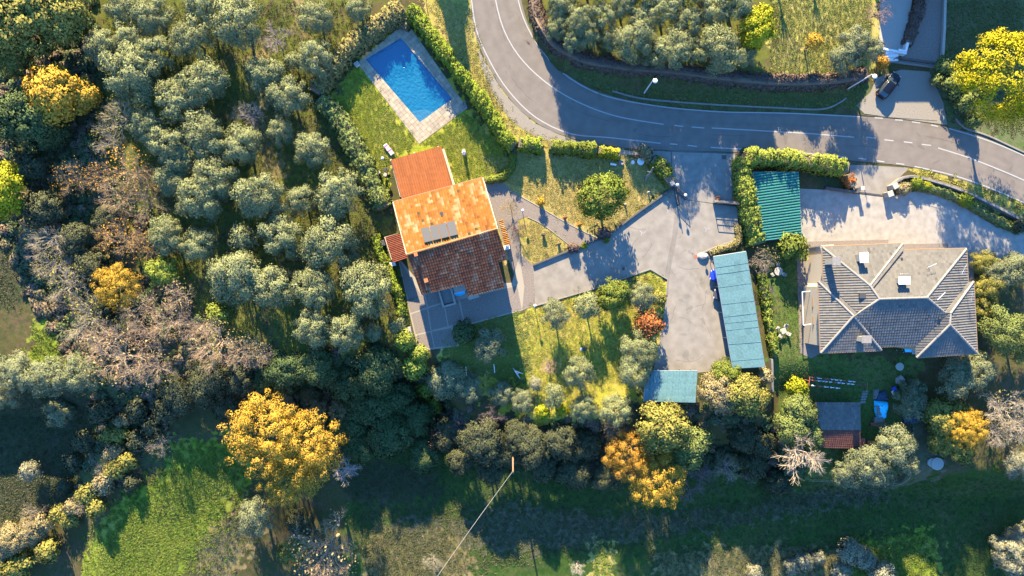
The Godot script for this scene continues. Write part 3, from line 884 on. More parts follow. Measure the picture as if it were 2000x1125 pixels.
# ------------------------------------------------------------------ the grey roofed house
func make_grey_house() -> void:
	var house := thing("grey_house", "house with a many hipped grey concrete tile roof beside the pale yard", "house")
	var E := 6.8
	var fs := [
		face([1606,483, 1763,476, 1764,489, 1702,566, 1699,558], 0, 1, E, Vector2(1699, 558), 8.95),
		face([1763.5,476, 1764.5,489, 1702,566, 1699,558], 0, 1, E, Vector2(1699, 558), 8.92),
		face([1764,489, 1887,486, 1810,581, 1717,584, 1702,566], 0, 1, E, Vector2(1717, 584), 9.40),
		face([1606,483, 1699,558, 1702,566, 1717,584, 1676,612, 1608,548], 0, 5, E, Vector2(1717, 584), 9.40),
		face([1887,486, 1890,551, 1845,611, 1810,581], 0, 1, E, Vector2(1810, 581), 9.40),
		face([1720,677, 1789,674, 1853,613, 1843,610, 1810,581, 1717,584, 1676,612, 1668,618], 0, 1, E, Vector2(1717, 584), 9.40),
		face([1598,550, 1608,548, 1676,612, 1667,617], 0, 1, E, Vector2(1667, 617), 8.42),
		face([1598,550, 1667,617, 1603,689], 0, 2, E, Vector2(1667, 617), 8.42),
		face([1603,689, 1667,617, 1721,684], 0, 2, E, Vector2(1667, 617), 8.42),
		face([1721,684, 1720,676, 1668,616.5, 1667,617], 0, 1, E, Vector2(1667, 617), 8.42),
		face([1890,551, 1901,550, 1856,612, 1845,611], 0, 1, E, Vector2(1856, 612), 8.55),
		face([1901,550, 1908,690, 1855,634, 1856,612], 0, 1, E, Vector2(1855, 634), 8.55),
		face([1790,698, 1908,690, 1855,634], 0, 1, E, Vector2(1855, 634), 8.55),
		face([1790,698, 1789,674, 1853,613, 1856,612, 1855,634], 0, 1, E, Vector2(1855, 634), 8.55),
	]
	house_walls(house, [1608,486, 1762,479, 1764,490, 1885,488, 1889,551, 1900,552, 1906,688, 1792,696, 1788,674, 1722,677, 1720,683, 1605,687, 1600,552, 1608,550], 6.7, 6.8, M.stucco)
	var b := MB.new()
	for f in fs: deck_of(b, f, 0.14)
	var roof := part(house, "roof", b, M.ivory)
	var gt := [lin(0.255, 0.25, 0.24), lin(0.28, 0.272, 0.258), lin(0.225, 0.22, 0.212), lin(0.19, 0.187, 0.182)]
	for i in fs.size():
		b = MB.new(); lay(b, fs[i], 0.36, 0.42, 0.075, 1, gt, 60 + i)
		part(roof, "tile_field", b, M.tile, "stuff")
	M.ridge_grey = mat(0.19, 0.178, 0.162, 0.9)
	for h in [[0, 1606,483, 1699,558], [0, 1763,476, 1699,558], [3, 1699,558, 1717,584], [2, 1717,584, 1810,581], [2, 1810,581, 1887,486], [4, 1810,581, 1845,611], [3, 1717,584, 1676,612],
		[6, 1598,550, 1667,617], [7, 1667,617, 1603,689], [8, 1667,617, 1721,684], [10, 1901,550, 1856,612], [11, 1856,612, 1855,634], [11, 1855,634, 1908,690], [12, 1855,634, 1790,698]]:
		b = MB.new(); cap_line(b, on(fs[h[0]], h[1], h[2]) + Vector3(0, 0.05, 0), on(fs[h[0]], h[3], h[4]) + Vector3(0, 0.05, 0), 0.15)
		part(roof, "ridge_tile", b, M.ridge_grey)
	for g in [[0, 1605,482, 1764,475], [2, 1765,488, 1888,485], [5, 1720,678, 1789,675], [8, 1603,690, 1721,685], [12, 1790,699, 1908,691], [7, 1597,550, 1602,689], [11, 1902,550, 1909,690], [3, 1605,484, 1607,547], [4, 1888,486, 1891,550]]:
		b = MB.new(); b.tube([on(fs[g[0]], g[1], g[2]), on(fs[g[0]], g[3], g[4])], [0.08, 0.08], 6); part(roof, "gutter", b, M.wood)
	chimney(house, 1634, 510, 7.2, 9.8, 1.15, 1.2, 0.0, M.stone)
	chimney(house, 1688, 503, 7.1, 9.1, 1.2, 1.4, 0.05, M.white)
	chimney(house, 1767, 548, 8.0, 9.7, 1.6, 1.05, 0.02, M.white)
	chimney(house, 1693, 663, 7.1, 9.3, 1.35, 1.05, 0.0, M.stone)
	b = MB.new(); b.box(on(fs[3], 1683, 577) + Vector3(0, 0.15, 0), Vector3(0.85, 0.3, 0.75))
	part(house, "skylight", b, M.dark_metal)
	for p in [[5, 1700, 640], [5, 1834, 621], [2, 1760, 505]]:
		b = MB.new(); b.box(on(fs[p[0]], p[1], p[2]) + Vector3(0, 0.12, 0), Vector3(0.25, 0.24, 0.25))
		part(house, "vent_tile", b, M.dark_metal)
	antenna(house, on(fs[2], 1811, 519), 1.2, 0.4)
	antenna(house, on(fs[4], 1871, 526), 1.4, 1.1)
	antenna(house, on(fs[4], 1823, 578), 1.8, 0.8)
	antenna(house, on(fs[11], 1887, 578), 1.3, 1.4)
	antenna(house, on(fs[2], 1755, 535), 1.3, 0.1)
	# balcony and terrace on the garden flank
	b = MB.new(); b.prism(pl([1581,484, 1606,482, 1609,548, 1597,550, 1595,545]), 0.0, 3.0)
	part(house, "terrace", b, M.white)
	b = MB.new(); wall_strip(b, pl([1580,484, 1587,520, 1596,550]), 0.22, 0.0, 3.9); wall_strip(b, pl([1580,484, 1604,482]), 0.22, 0.0, 3.9)
	part(house, "parapet", b, M.ivory)
	b = MB.new(); b.prism(pl([1583,568, 1596,567, 1601,668, 1586,667]), 0.0, 3.2)
	part(house, "side_wing", b, M.ivory)
	for p in [[1590, 590], [1591, 625]]:
		b = MB.new(); b.box(PH(p[0], p[1], 3.25), Vector3(0.55, 0.1, 1.3)); part(house, "roof_hatch", b, M.wood)
	b = MB.new()
	for s in [[1567, 570, 1569, 635], [1567, 570, 1582, 569], [1569, 635, 1584, 633]]:
		b.tube([PH(s[0], s[1], 2.4), PH(s[2], s[3], 2.4)], [0.07, 0.07], 5)
	for s in [[1567, 570], [1569, 635], [1568, 602]]: b.tube([PH(s[0], s[1], 0.0), PH(s[0], s[1], 2.4)], [0.06, 0.06], 5)
	part(house, "pergola_frame", b, M.white)
	b = MB.new(); b.prism(pl([1749,678, 1761,677, 1763,684, 1750,685]), 2.3, 2.36)
	part(house, "awning", b, M.tarp)
	b = MB.new(); b.prism(pl([1763,677, 1780,676, 1780,689, 1764,689]), 2.2, 2.32)
	part(house, "porch_slab", b, M.ivory)
	for p in [[1751, 684], [1762, 684], [1779, 688], [1765, 688]]:
		b = MB.new(); b.tube([PH(p[0], p[1], 0.0), PH(p[0], p[1], 2.25)], [0.05, 0.05], 5); part(house, "porch_post", b, M.white)
	for x in [1640, 1700]: wall_window(house, PH(x, 484, 2.6) + Vector3(0, 0, 0.55), PI, 1.1, 1.4, M.wood)
	for x in [1800, 1850]: wall_window(house, PH(x, 490, 2.6) + Vector3(0, 0, 0.6), PI, 1.1, 1.4, M.wood)
	for y in [520, 640, 585]: wall_window(house, PH(1600 if y > 550 else 1608, y, 3.6) + Vector3(0.55, 0, 0), -PI / 2, 0.9, 1.1, M.wood)

# ------------------------------------------------------------------ carports, shed
func carport(called: String, label: String, a: Array, h0: float, h1: float, m: Material, kind: String) -> Node3D:
	var t := thing(called, label, "carport")
	var f := face(a, 0, 3, h0, Vector2(a[2], a[3]), h1)
	var b := MB.new(); lay(b, f, 0.4 if kind == "ribs" else 0.9, 4.0 if kind == "ribs" else 1.1, 0.2 if kind == "ribs" else 0.008, 2, [lin(1, 1, 1), lin(1.02, 1.02, 1.0), lin(0.95, 0.95, 0.95), lin(0.92, 0.92, 0.92)], 77 + int(a[0]), 0.02, "up" if kind == "ribs" else "across")
	part(t, "roof_sheet", b, m)
	b = MB.new()
	var q: PackedVector3Array = f.v
	for i in 4: b.tube([q[i] - Vector3(0, 0.06, 0), q[(i + 1) % 4] - Vector3(0, 0.06, 0)], [0.06, 0.06], 5)
	for i in 5:
		var s := (i + 0.5) / 5.0
		b.tube([q[0].lerp(q[3], s) - Vector3(0, 0.06, 0), q[1].lerp(q[2], s) - Vector3(0, 0.06, 0)], [0.04, 0.04], 4)
	part(t, "frame", b, M.metal)
	for i in 5:
		for e in [[q[0], q[3]], [q[1], q[2]]]:
			var p: Vector3 = e[0].lerp(e[1], 0.03 + 0.235 * i)
			var mid := (q[0] + q[1] + q[2] + q[3]) / 4.0
			p += (mid - p) * Vector3(0.04, 0, 0.02)
			b = MB.new(); b.tube([Vector3(p.x, 0, p.z), Vector3(p.x, p.y - 0.05, p.z)], [0.05, 0.05], 5)
			part(t, "post", b, M.metal)
	if kind == "cloth":
		for i in 9:
			b = MB.new()
			var s := (i + 1.0 + sin(i * 5.0) * 0.42) / 10.0
			var up := Vector3(0, 0.05, 0)
			var pa := q[0].lerp(q[3], s) + up; var pb := q[1].lerp(q[2], s + sin(i * 3.0) * 0.004) + up
			b.tube([pa, pa.lerp(pb, 0.5) + Vector3(0, sin(i * 2.0) * 0.015, 0), pb], [0.02, 0.022, 0.02], 5)
			part(t, "sheet_seam", b, m)
	return t

func make_outbuildings() -> void:
	carport("carport", "long open carport under a pale teal sheet beside the asphalt drive", [1393.5,501, 1457,491, 1494,716, 1431,720], 2.5, 3.0, M.teal, "cloth")
	carport("carport", "short teal roofed carport at the lower end of the drive", [1257,784, 1262,724, 1362,724, 1358,786], 2.6, 2.4, M.teal, "cloth")
	carport("carport", "green ribbed metal carport enclosed by the tall clipped hedge", [1471,336, 1559,336, 1565,461, 1489,470], 2.3, 2.5, M.green_sheet, "ribs")
	# garden shed with a grey tiled front slope and a brown rear slope
	var t := thing("garden_shed", "garden shed with a weathered grey front slope and red brown rear slope", "shed")
	var f0 := face([1594,786, 1680,786, 1681,840, 1598,840], 0, 1, 0.2, Vector2(1681, 840), 1.2)
	var f1 := face([1598,840, 1681,840, 1680,876, 1602,874], 2, 3, 0.35, Vector2(1681, 840), 1.2)
	var b := MB.new(); deck_of(b, f0, 0.08); deck_of(b, f1, 0.08)
	var roof := part(t, "roof", b, M.wood)
	b = MB.new(); lay(b, f0, 0.32, 0.36, 0.05, 0, [lin(0.26, 0.25, 0.235), lin(0.32, 0.3, 0.28), lin(0.2, 0.19, 0.19), lin(0.3, 0.22, 0.17)], 31); part(roof, "tile_field", b, M.tile, "stuff")
	b = MB.new(); lay(b, f1, 0.32, 0.36, 0.05, 0, [lin(0.23, 0.1, 0.08), lin(0.27, 0.13, 0.1), lin(0.17, 0.08, 0.07), lin(0.2, 0.1, 0.08)], 32); part(roof, "tile_field", b, M.tile, "stuff")
	b = MB.new(); b.prism(Geometry2D.offset_polygon(pl([1596,788, 1679,788, 1679,874, 1603,872]), -0.15)[0], -2.4, 0.1); part(t, "wall", b, M.stone)
	b = MB.new(); b.prism(pl([1680,857, 1692,857, 1692,876, 1680,876]), -2.3, -0.3); part(t, "side_annex", b, M.rust)
	b = MB.new(); b.box(P(1690, 866) + Vector3(0, 1.72, 0), Vector3(1.1, 0.06, 1.6)); part(t, "annex_roof", b, M.clay)
	b = MB.new(); b.box(P(1650, 788) + Vector3(0, 0.95, -0.02), Vector3(0.9, 1.9, 0.08)); part(t, "door", b, M.wood)
	# house beyond the frame that shades the ramp
	t = thing("neighbour_house", "neighbouring house beyond the cobbled ramp that shades it", "house")
	b = MB.new(); b.prism(pl([1700,-210, 2060,-210, 2060,-50, 1700,-50]), -0.2, 8.5); part(t, "wall", b, M.stucco)
	b = MB.new()
	var r0 := Vector3(53.5, 10.5, -53.3); var r1 := Vector3(82.0, 10.5, -53.3)
	b.sheet3(PackedVector3Array([Vector3(53.5, 8.5, -60.0), Vector3(82.0, 8.5, -60.0), r1, r0]), 0.2); b.sheet3(PackedVector3Array([r0, r1, Vector3(82.0, 8.5, -46.6), Vector3(53.5, 8.5, -46.6)]), 0.2)
	part(t, "roof", b, M.clay)

# ------------------------------------------------------------------ trees
var crowns := {}
var trunks := []
var bares := []
func dir_on_sphere(r: RandomNumberGenerator) -> Vector3:
	var y := r.randf_range(-1, 1); var t := r.randf_range(0, TAU); var k := sqrt(1 - y * y)
	return Vector3(cos(t) * k, y, sin(t) * k)

# a crown of radius 1 about the origin: lobes on an uneven dome, leaves scattered through the rind of each lobe
func crown_mesh(seed_: int, lobes: int, lobe_r: float, leaves: int, size: float, flat := 0.8, wild := 0.25, low := -0.35, long := 0.55) -> ArrayMesh:
	var r := RandomNumberGenerator.new(); r.seed = seed_
	var b := MB.new(); b.smooth = true
	var cs := []; var rs := []; var tone := []
	for i in lobes:
		var y := lerpf(low, 0.98, (i + 0.5) / lobes)
		var t := i * 2.39996 + r.randf_range(-0.5, 0.5)
		var k := sqrt(maxf(0.0, 1 - y * y))
		var lr := lobe_r * r.randf_range(0.7, 1.3)
		var d := Vector3(cos(t) * k, y, sin(t) * k) * (1.0 - lr * 0.75) * r.randf_range(1.0 - wild, 1.0 + wild * 0.35)
		d.y *= flat
		cs.append(d); rs.append(lr); tone.append(r.randf_range(0.72, 1.16))
	var total := 0.0
	for x in rs: total += x * x
	for i in lobes:
		var k := int(leaves * rs[i] * rs[i] / total)
		for j in k:
			var d := dir_on_sphere(r)
			if d.y < -0.3 and r.randf() < 0.6: d.y = -d.y
			var far := 1.0 - 0.42 * r.randf() * r.randf() if r.randf() > 0.2 else r.randf_range(1.0, 1.32)
			var p: Vector3 = cs[i] + d * rs[i] * far * Vector3(1, 0.9, 1)
			var out: Vector3 = (d * 0.75 + cs[i].normalized() * 0.45).normalized()
			var nr: Vector3 = (out + dir_on_sphere(r) * 0.75).normalized()
			var sn: Vector3 = (out + dir_on_sphere(r) * 0.38).normalized()
			var s := size * r.randf_range(0.65, 1.35)
			var v: float = tone[i] * r.randf_range(0.6, 1.3)
			b.col = Color(v * r.randf_range(0.93, 1.08), v, v * r.randf_range(0.85, 1.12))
			b.leaf_n(p, nr, s * long, s, r.randf_range(0, TAU), sn)
	return b.mesh()

func trunk_mesh(seed_: int) -> ArrayMesh:
	# unit height to the crown's middle, limbs reaching into it
	var r := RandomNumberGenerator.new(); r.seed = seed_
	var b := smb()
	var top := Vector3(r.randf_range(-0.06, 0.06), 0.62, r.randf_range(-0.06, 0.06))
	b.tube([Vector3(0, -0.08, 0), Vector3(0.015, 0.06, 0), Vector3(top.x * 0.4, 0.32, top.z * 0.6), top], [0.12, 0.085, 0.07, 0.06], 7)
	for i in 5:
		var t := i * TAU / 5 + r.randf_range(-0.4, 0.4)
		var e := top + Vector3(cos(t) * 0.42, r.randf_range(0.3, 0.55), sin(t) * 0.42)
		b.tube([top - Vector3(0, 0.05, 0), top.lerp(e, 0.5) + Vector3(0, 0.04, 0), e], [0.05, 0.034, 0.012], 5)
	return b.mesh()

func twig(b: MB, p: Vector3, d: Vector3, l: float, w: float, depth: int, r: RandomNumberGenerator, fork: int, lift: float) -> void:
	var q := p + d * l
	var bend := d.cross(dir_on_sphere(r)) * l * 0.14
	b.col = Color(1, 1, 1) * r.randf_range(0.75, 1.2)
	if depth > 2: b.tube([p, p.lerp(q, 0.5) + bend, q], [w, w * 0.82, w * 0.66], 4, false)
	else: b.tube([p, q], [w, w * 0.55], 3, false)
	if depth == 0: return
	for i in fork:
		var e := (d + dir_on_sphere(r) * 0.78 + Vector3(0, lift, 0)).normalized()
		var s := p.lerp(q, r.randf_range(0.55, 1.0)) if i > 0 else q
		twig(b, s, e, l * r.randf_range(0.58, 0.82), w * 0.6, depth - 1, r, fork, lift)

func bare_mesh(seed_: int, limbs: int, depth: int, fork: int, w: float, lift: float) -> ArrayMesh:
	var r := RandomNumberGenerator.new(); r.seed = seed_
	var b := MB.new()
	for i in limbs:
		var t := i * TAU / limbs + r.randf_range(-0.5, 0.5)
		var tilt := r.randf_range(0.25, 1.0)
		var d := Vector3(cos(t) * tilt, 1.0 - tilt * 0.45, sin(t) * tilt).normalized()
		twig(b, Vector3(0, -0.5, 0), d, r.randf_range(0.36, 0.5), w, depth, r, fork, lift)
	return b.mesh()

func make_tree_stock() -> void:
	crowns.olive = []; crowns.olive_small = []; crowns.broad = []; crowns.feather = []; crowns.bush = []; crowns.sparse = []
	for i in 7: crowns.olive.append(crown_mesh(100 + i, 30 + i * 5, 0.27 - i * 0.012, 10500, 0.042, 0.78 + 0.03 * i, 0.42, -0.45, 0.34))
	for i in 3: crowns.olive_small.append(crown_mesh(130 + i, 22, 0.34, 3200, 0.068, 0.85, 0.22, -0.4, 0.42))
	for i in 5: crowns.broad.append(crown_mesh(200 + i, 40, 0.26, 10000, 0.042, 0.85, 0.34, -0.3, 0.7))
	for i in 4: crowns.feather.append(crown_mesh(240 + i, 150, 0.13, 19000, 0.024, 0.9, 0.5, -0.3, 0.45))
	for i in 4: crowns.bush.append(crown_mesh(270 + i, 12, 0.46, 1300, 0.105, 0.8, 0.35, -0.2, 0.65))
	for i in 4: crowns.sparse.append(crown_mesh(300 + i, 46, 0.2, 420, 0.028, 0.9, 0.45, -0.2, 0.8))
	crowns.pine = [crown_mesh(330, 105, 0.15, 20000, 0.021, 0.45, 0.1, -0.1, 0.5)]
	crowns.magnolia = [crown_mesh(340, 60, 0.24, 5200, 0.055, 0.9, 0.08, -0.5, 0.6)]
	crowns.cypress = [crown_mesh(350, 60, 0.3, 5000, 0.07, 1.0, 0.1, -0.95, 0.6)]
	for i in 4: trunks.append(trunk_mesh(400 + i))
	for i in 5: bares.append(bare_mesh(500 + i, 7, 5, 3, 0.019, 0.1))
	bares.append(bare_mesh(540, 9, 4, 3, 0.028, 0.1))   # thick pale limbs

var tree_count := 0
# px, py: where the crown's middle is seen on the plan; r: crown radius in plan units; hc: height of that middle over the crown radius
func tree(called: String, crown: String, m: String, px: float, py: float, r: float, label: String, group: String, category := "tree", hc := 1.12, tall := 1.0, lift := 0.0) -> Node3D:
	tree_count += 1
	var R := r / S
	var g := P(px, py).y
	var mid := maxf(R * hc, 0.6) + lift
	var at := PH(px, py, g + mid)
	at.y = hgt(at.x, at.z)
	var t := thing(called, label, category, at, tree_count * 2.4, group)
	var tr := MeshInstance3D.new(); tr.name = "trunk"
	tr.mesh = trunks[tree_count % trunks.size()]
	tr.material_override = M.bark
	tr.scale = Vector3(minf(R, 3.5) * 0.8, mid, minf(R, 3.5) * 0.8)
	t.add_child(tr)
	var cr := MeshInstance3D.new(); cr.name = "crown"
	var set_: Array = crowns[crown]
	cr.mesh = set_[tree_count % set_.size()]
	cr.material_override = M[m]
	cr.position.y = mid
	cr.scale = Vector3(R * (0.9 + 0.22 * fposmod(px * 0.37, 1.0)), R * tall, R * (0.9 + 0.2 * fposmod(py * 0.53, 1.0)))
	t.add_child(cr)
	return t

func bare_tree(called: String, px: float, py: float, r: float, tint: Color, label: String, group: String, leaves := "", thick := false) -> Node3D:
	tree_count += 1
	var R := r / S
	var mid := R * 0.95
	var at := PH(px, py, P(px, py).y + mid)
	at.y = hgt(at.x, at.z)
	var t := thing(called, label, "tree", at, tree_count * 1.7, group)
	tint = tint * 0.62
	var key := "bare_%d" % int(tint.r * 1000 + tint.b * 97000)
	if not M.has(key): M[key] = mat(tint.r, tint.g, tint.b, 0.95)
	var tr := MeshInstance3D.new(); tr.name = "trunk"
	tr.mesh = trunks[tree_count % trunks.size()]; tr.material_override = M[key]
	tr.scale = Vector3(R * 0.5, mid * 0.75, R * 0.5); t.add_child(tr)
	var cr := MeshInstance3D.new(); cr.name = "branches"
	cr.mesh = bares[5] if thick else bares[tree_count % 5]
	cr.material_override = M[key]
	cr.position.y = mid; cr.scale = Vector3(R, R * 0.8, R); t.add_child(cr)
	if leaves:
		var lf := MeshInstance3D.new(); lf.name = "crown"
		var set_: Array = crowns.sparse
		lf.mesh = set_[tree_count % set_.size()]; lf.material_override = M[leaves]
		lf.position.y = mid * 1.05; lf.scale = Vector3(R, R * 0.8, R) * 0.95; t.add_child(lf)
	return t

# ------------------------------------------------------------------ hedges: leaves over a rounded wall of growth
func hedge(label: String, a: Array, w: float, h: float, m: String, size := 0.15, group := "", closed_top := 1.0, called := "hedge") -> void:
	var line := curve(a, 0.5)
	var r := RandomNumberGenerator.new(); r.seed = int(a[0] * 7 + a[1])
	var b := MB.new(); b.smooth = true
	var lens := 0.0
	for i in line.size() - 1: lens += line[i].distance_to(line[i + 1])
	var n := int(lens * (w + 2.0 * h) * 1.35 / (size * size))
	for i in n:
		var f := r.randf() * (line.size() - 1)
		var k := mini(int(f), line.size() - 2)
		var q := line[k].lerp(line[k + 1], f - k)
		var d := (line[k + 1] - line[k]).normalized()
		var s := Vector2(-d.y, d.x)
		var t := r.randf_range(-0.15, PI + 0.15)
		var ct := cos(t); var st := sin(t)
		var sq := pow(pow(absf(ct), 3.0) + pow(absf(st), 3.0), -0.333)
		var bulge := 1.0 + noise_b.get_noise_3d(q.x * 26, t * 22, q.y * 26) * 0.32 + noise_a.get_noise_2d(q.x * 18, q.y * 18) * 0.3
		var dep := (1.0 - 0.3 * r.randf() * r.randf()) * bulge
		var off := ct * sq * w * 0.5 * dep
		var y := maxf(0.02, st * sq * h * dep)
		var end := minf(f, line.size() - 1 - f) * 0.5
		if end < w * 0.4: y *= 0.6 + 0.4 * end / (w * 0.4)
		var p := Vector3(q.x + s.x * off, 0, q.y + s.y * off)
		p.y = hgt(p.x, p.z) + y
		var nr := (Vector3(s.x * ct, st, s.y * ct) + dir_on_sphere(r) * 0.8).normalized()
		var v := r.randf_range(0.7, 1.2) * (1.0 + noise_a.get_noise_3d(q.x * 30, t * 20, q.y * 30) * 0.25)
		b.col = Color(v * r.randf_range(0.9, 1.12), v, v * r.randf_range(0.8, 1.1))
		var z := size * r.randf_range(0.7, 1.3)
		b.leaf_n(p, nr, z * 0.6, z, r.randf_range(0, TAU), (Vector3(s.x * ct, st, s.y * ct) + dir_on_sphere(r) * 0.5).normalized())
	var o := thing(called, label, "hedge", Vector3.ZERO, 0.0, group)
	part(o, "foliage", b, M[m])
	b = MB.new()
	wall_strip(b, line, w * 0.55, -0.1, h * 0.7, true)
	part(o, "inner_growth", b, M.bark)

func spots(a: Array, called: String, crown: String, m: String, label: String, group: String, category := "tree", hc := 1.12, tall := 1.0) -> void:
	for i in range(0, a.size(), 3): tree(called, crown, m, a[i], a[i + 1], a[i + 2], label, group, category, hc, tall)

func scatter(called: String, label: String, zones: Array, count: int, mesh_: Mesh, m: Material, lo: float, hi: float, tints: Array, seed_: int, soft := 26.0) -> void:
	var r := RandomNumberGenerator.new(); r.seed = seed_
	var mm := MultiMesh.new()
	mm.transform_format = MultiMesh.TRANSFORM_3D; mm.use_colors = true
	mm.mesh = mesh_
	var xf := []; var cs := []
	var areas := []; var total := 0.0
	for z in zones:
		var x0 := 1e9; var x1 := -1e9; var y0 := 1e9; var y1 := -1e9; var q := PackedVector2Array()
		for i in range(0, z.size(), 2):
			q.append(Vector2(z[i], z[i + 1]))
			x0 = minf(x0, z[i]); x1 = maxf(x1, z[i]); y0 = minf(y0, z[i + 1]); y1 = maxf(y1, z[i + 1])
		areas.append([q, Rect2(x0, y0, x1 - x0, y1 - y0)]); total += (x1 - x0) * (y1 - y0)
	for a in areas:
		var k := int(count * a[1].get_area() / total)
		for i in k:
			var p := Vector2(r.randf_range(a[1].position.x, a[1].end.x), r.randf_range(a[1].position.y, a[1].end.y))
			if not Geometry2D.is_point_in_polygon(p + Vector2(noise_a.get_noise_2d(p.x * 3.0, p.y * 3.0), noise_a.get_noise_2d(p.y * 3.0 + 900.0, p.x * 3.0)) * soft, a[0]): continue
			var at := xz(p.x, p.y)
			var s := r.randf_range(lo, hi)
			var bs := Basis(Vector3.UP, r.randf_range(0, TAU)).scaled(Vector3(s, s * r.randf_range(0.6, 1.1), s))
			xf.append(Transform3D(bs, Vector3(at.x, hgt(at.x, at.y) + 0.0, at.y)))
			cs.append(tints[r.randi() % tints.size()] * r.randf_range(0.75, 1.2))
	mm.instance_count = xf.size()
	for i in xf.size():
		mm.set_instance_transform(i, xf[i]); mm.set_instance_color(i, cs[i])
	var o := MultiMeshInstance3D.new(); o.name = numbered(called); o.multimesh = mm
	o.material_override = m
	add_child(o)
	tag(o, label, "", "", "stuff")

func tuft_mesh(seed_: int, blades: int, h: float, spread: float) -> ArrayMesh:
	var r := RandomNumberGenerator.new(); r.seed = seed_
	var b := MB.new()
	for i in blades:
		var t := r.randf_range(0, TAU); var o := Vector3(cos(t), 0, sin(t)) * r.randf_range(0, spread)
		var tip := o + Vector3(cos(t) * 0.5 * h, h * r.randf_range(0.6, 1.0), sin(t) * 0.5 * h)
		var side := Vector3(-sin(t), 0, cos(t)) * h * 0.22
		b.col = Color(1, 1, 1) * r.randf_range(0.8, 1.2)
		b.tri(o - side, tip, o + side)
	return b.mesh()

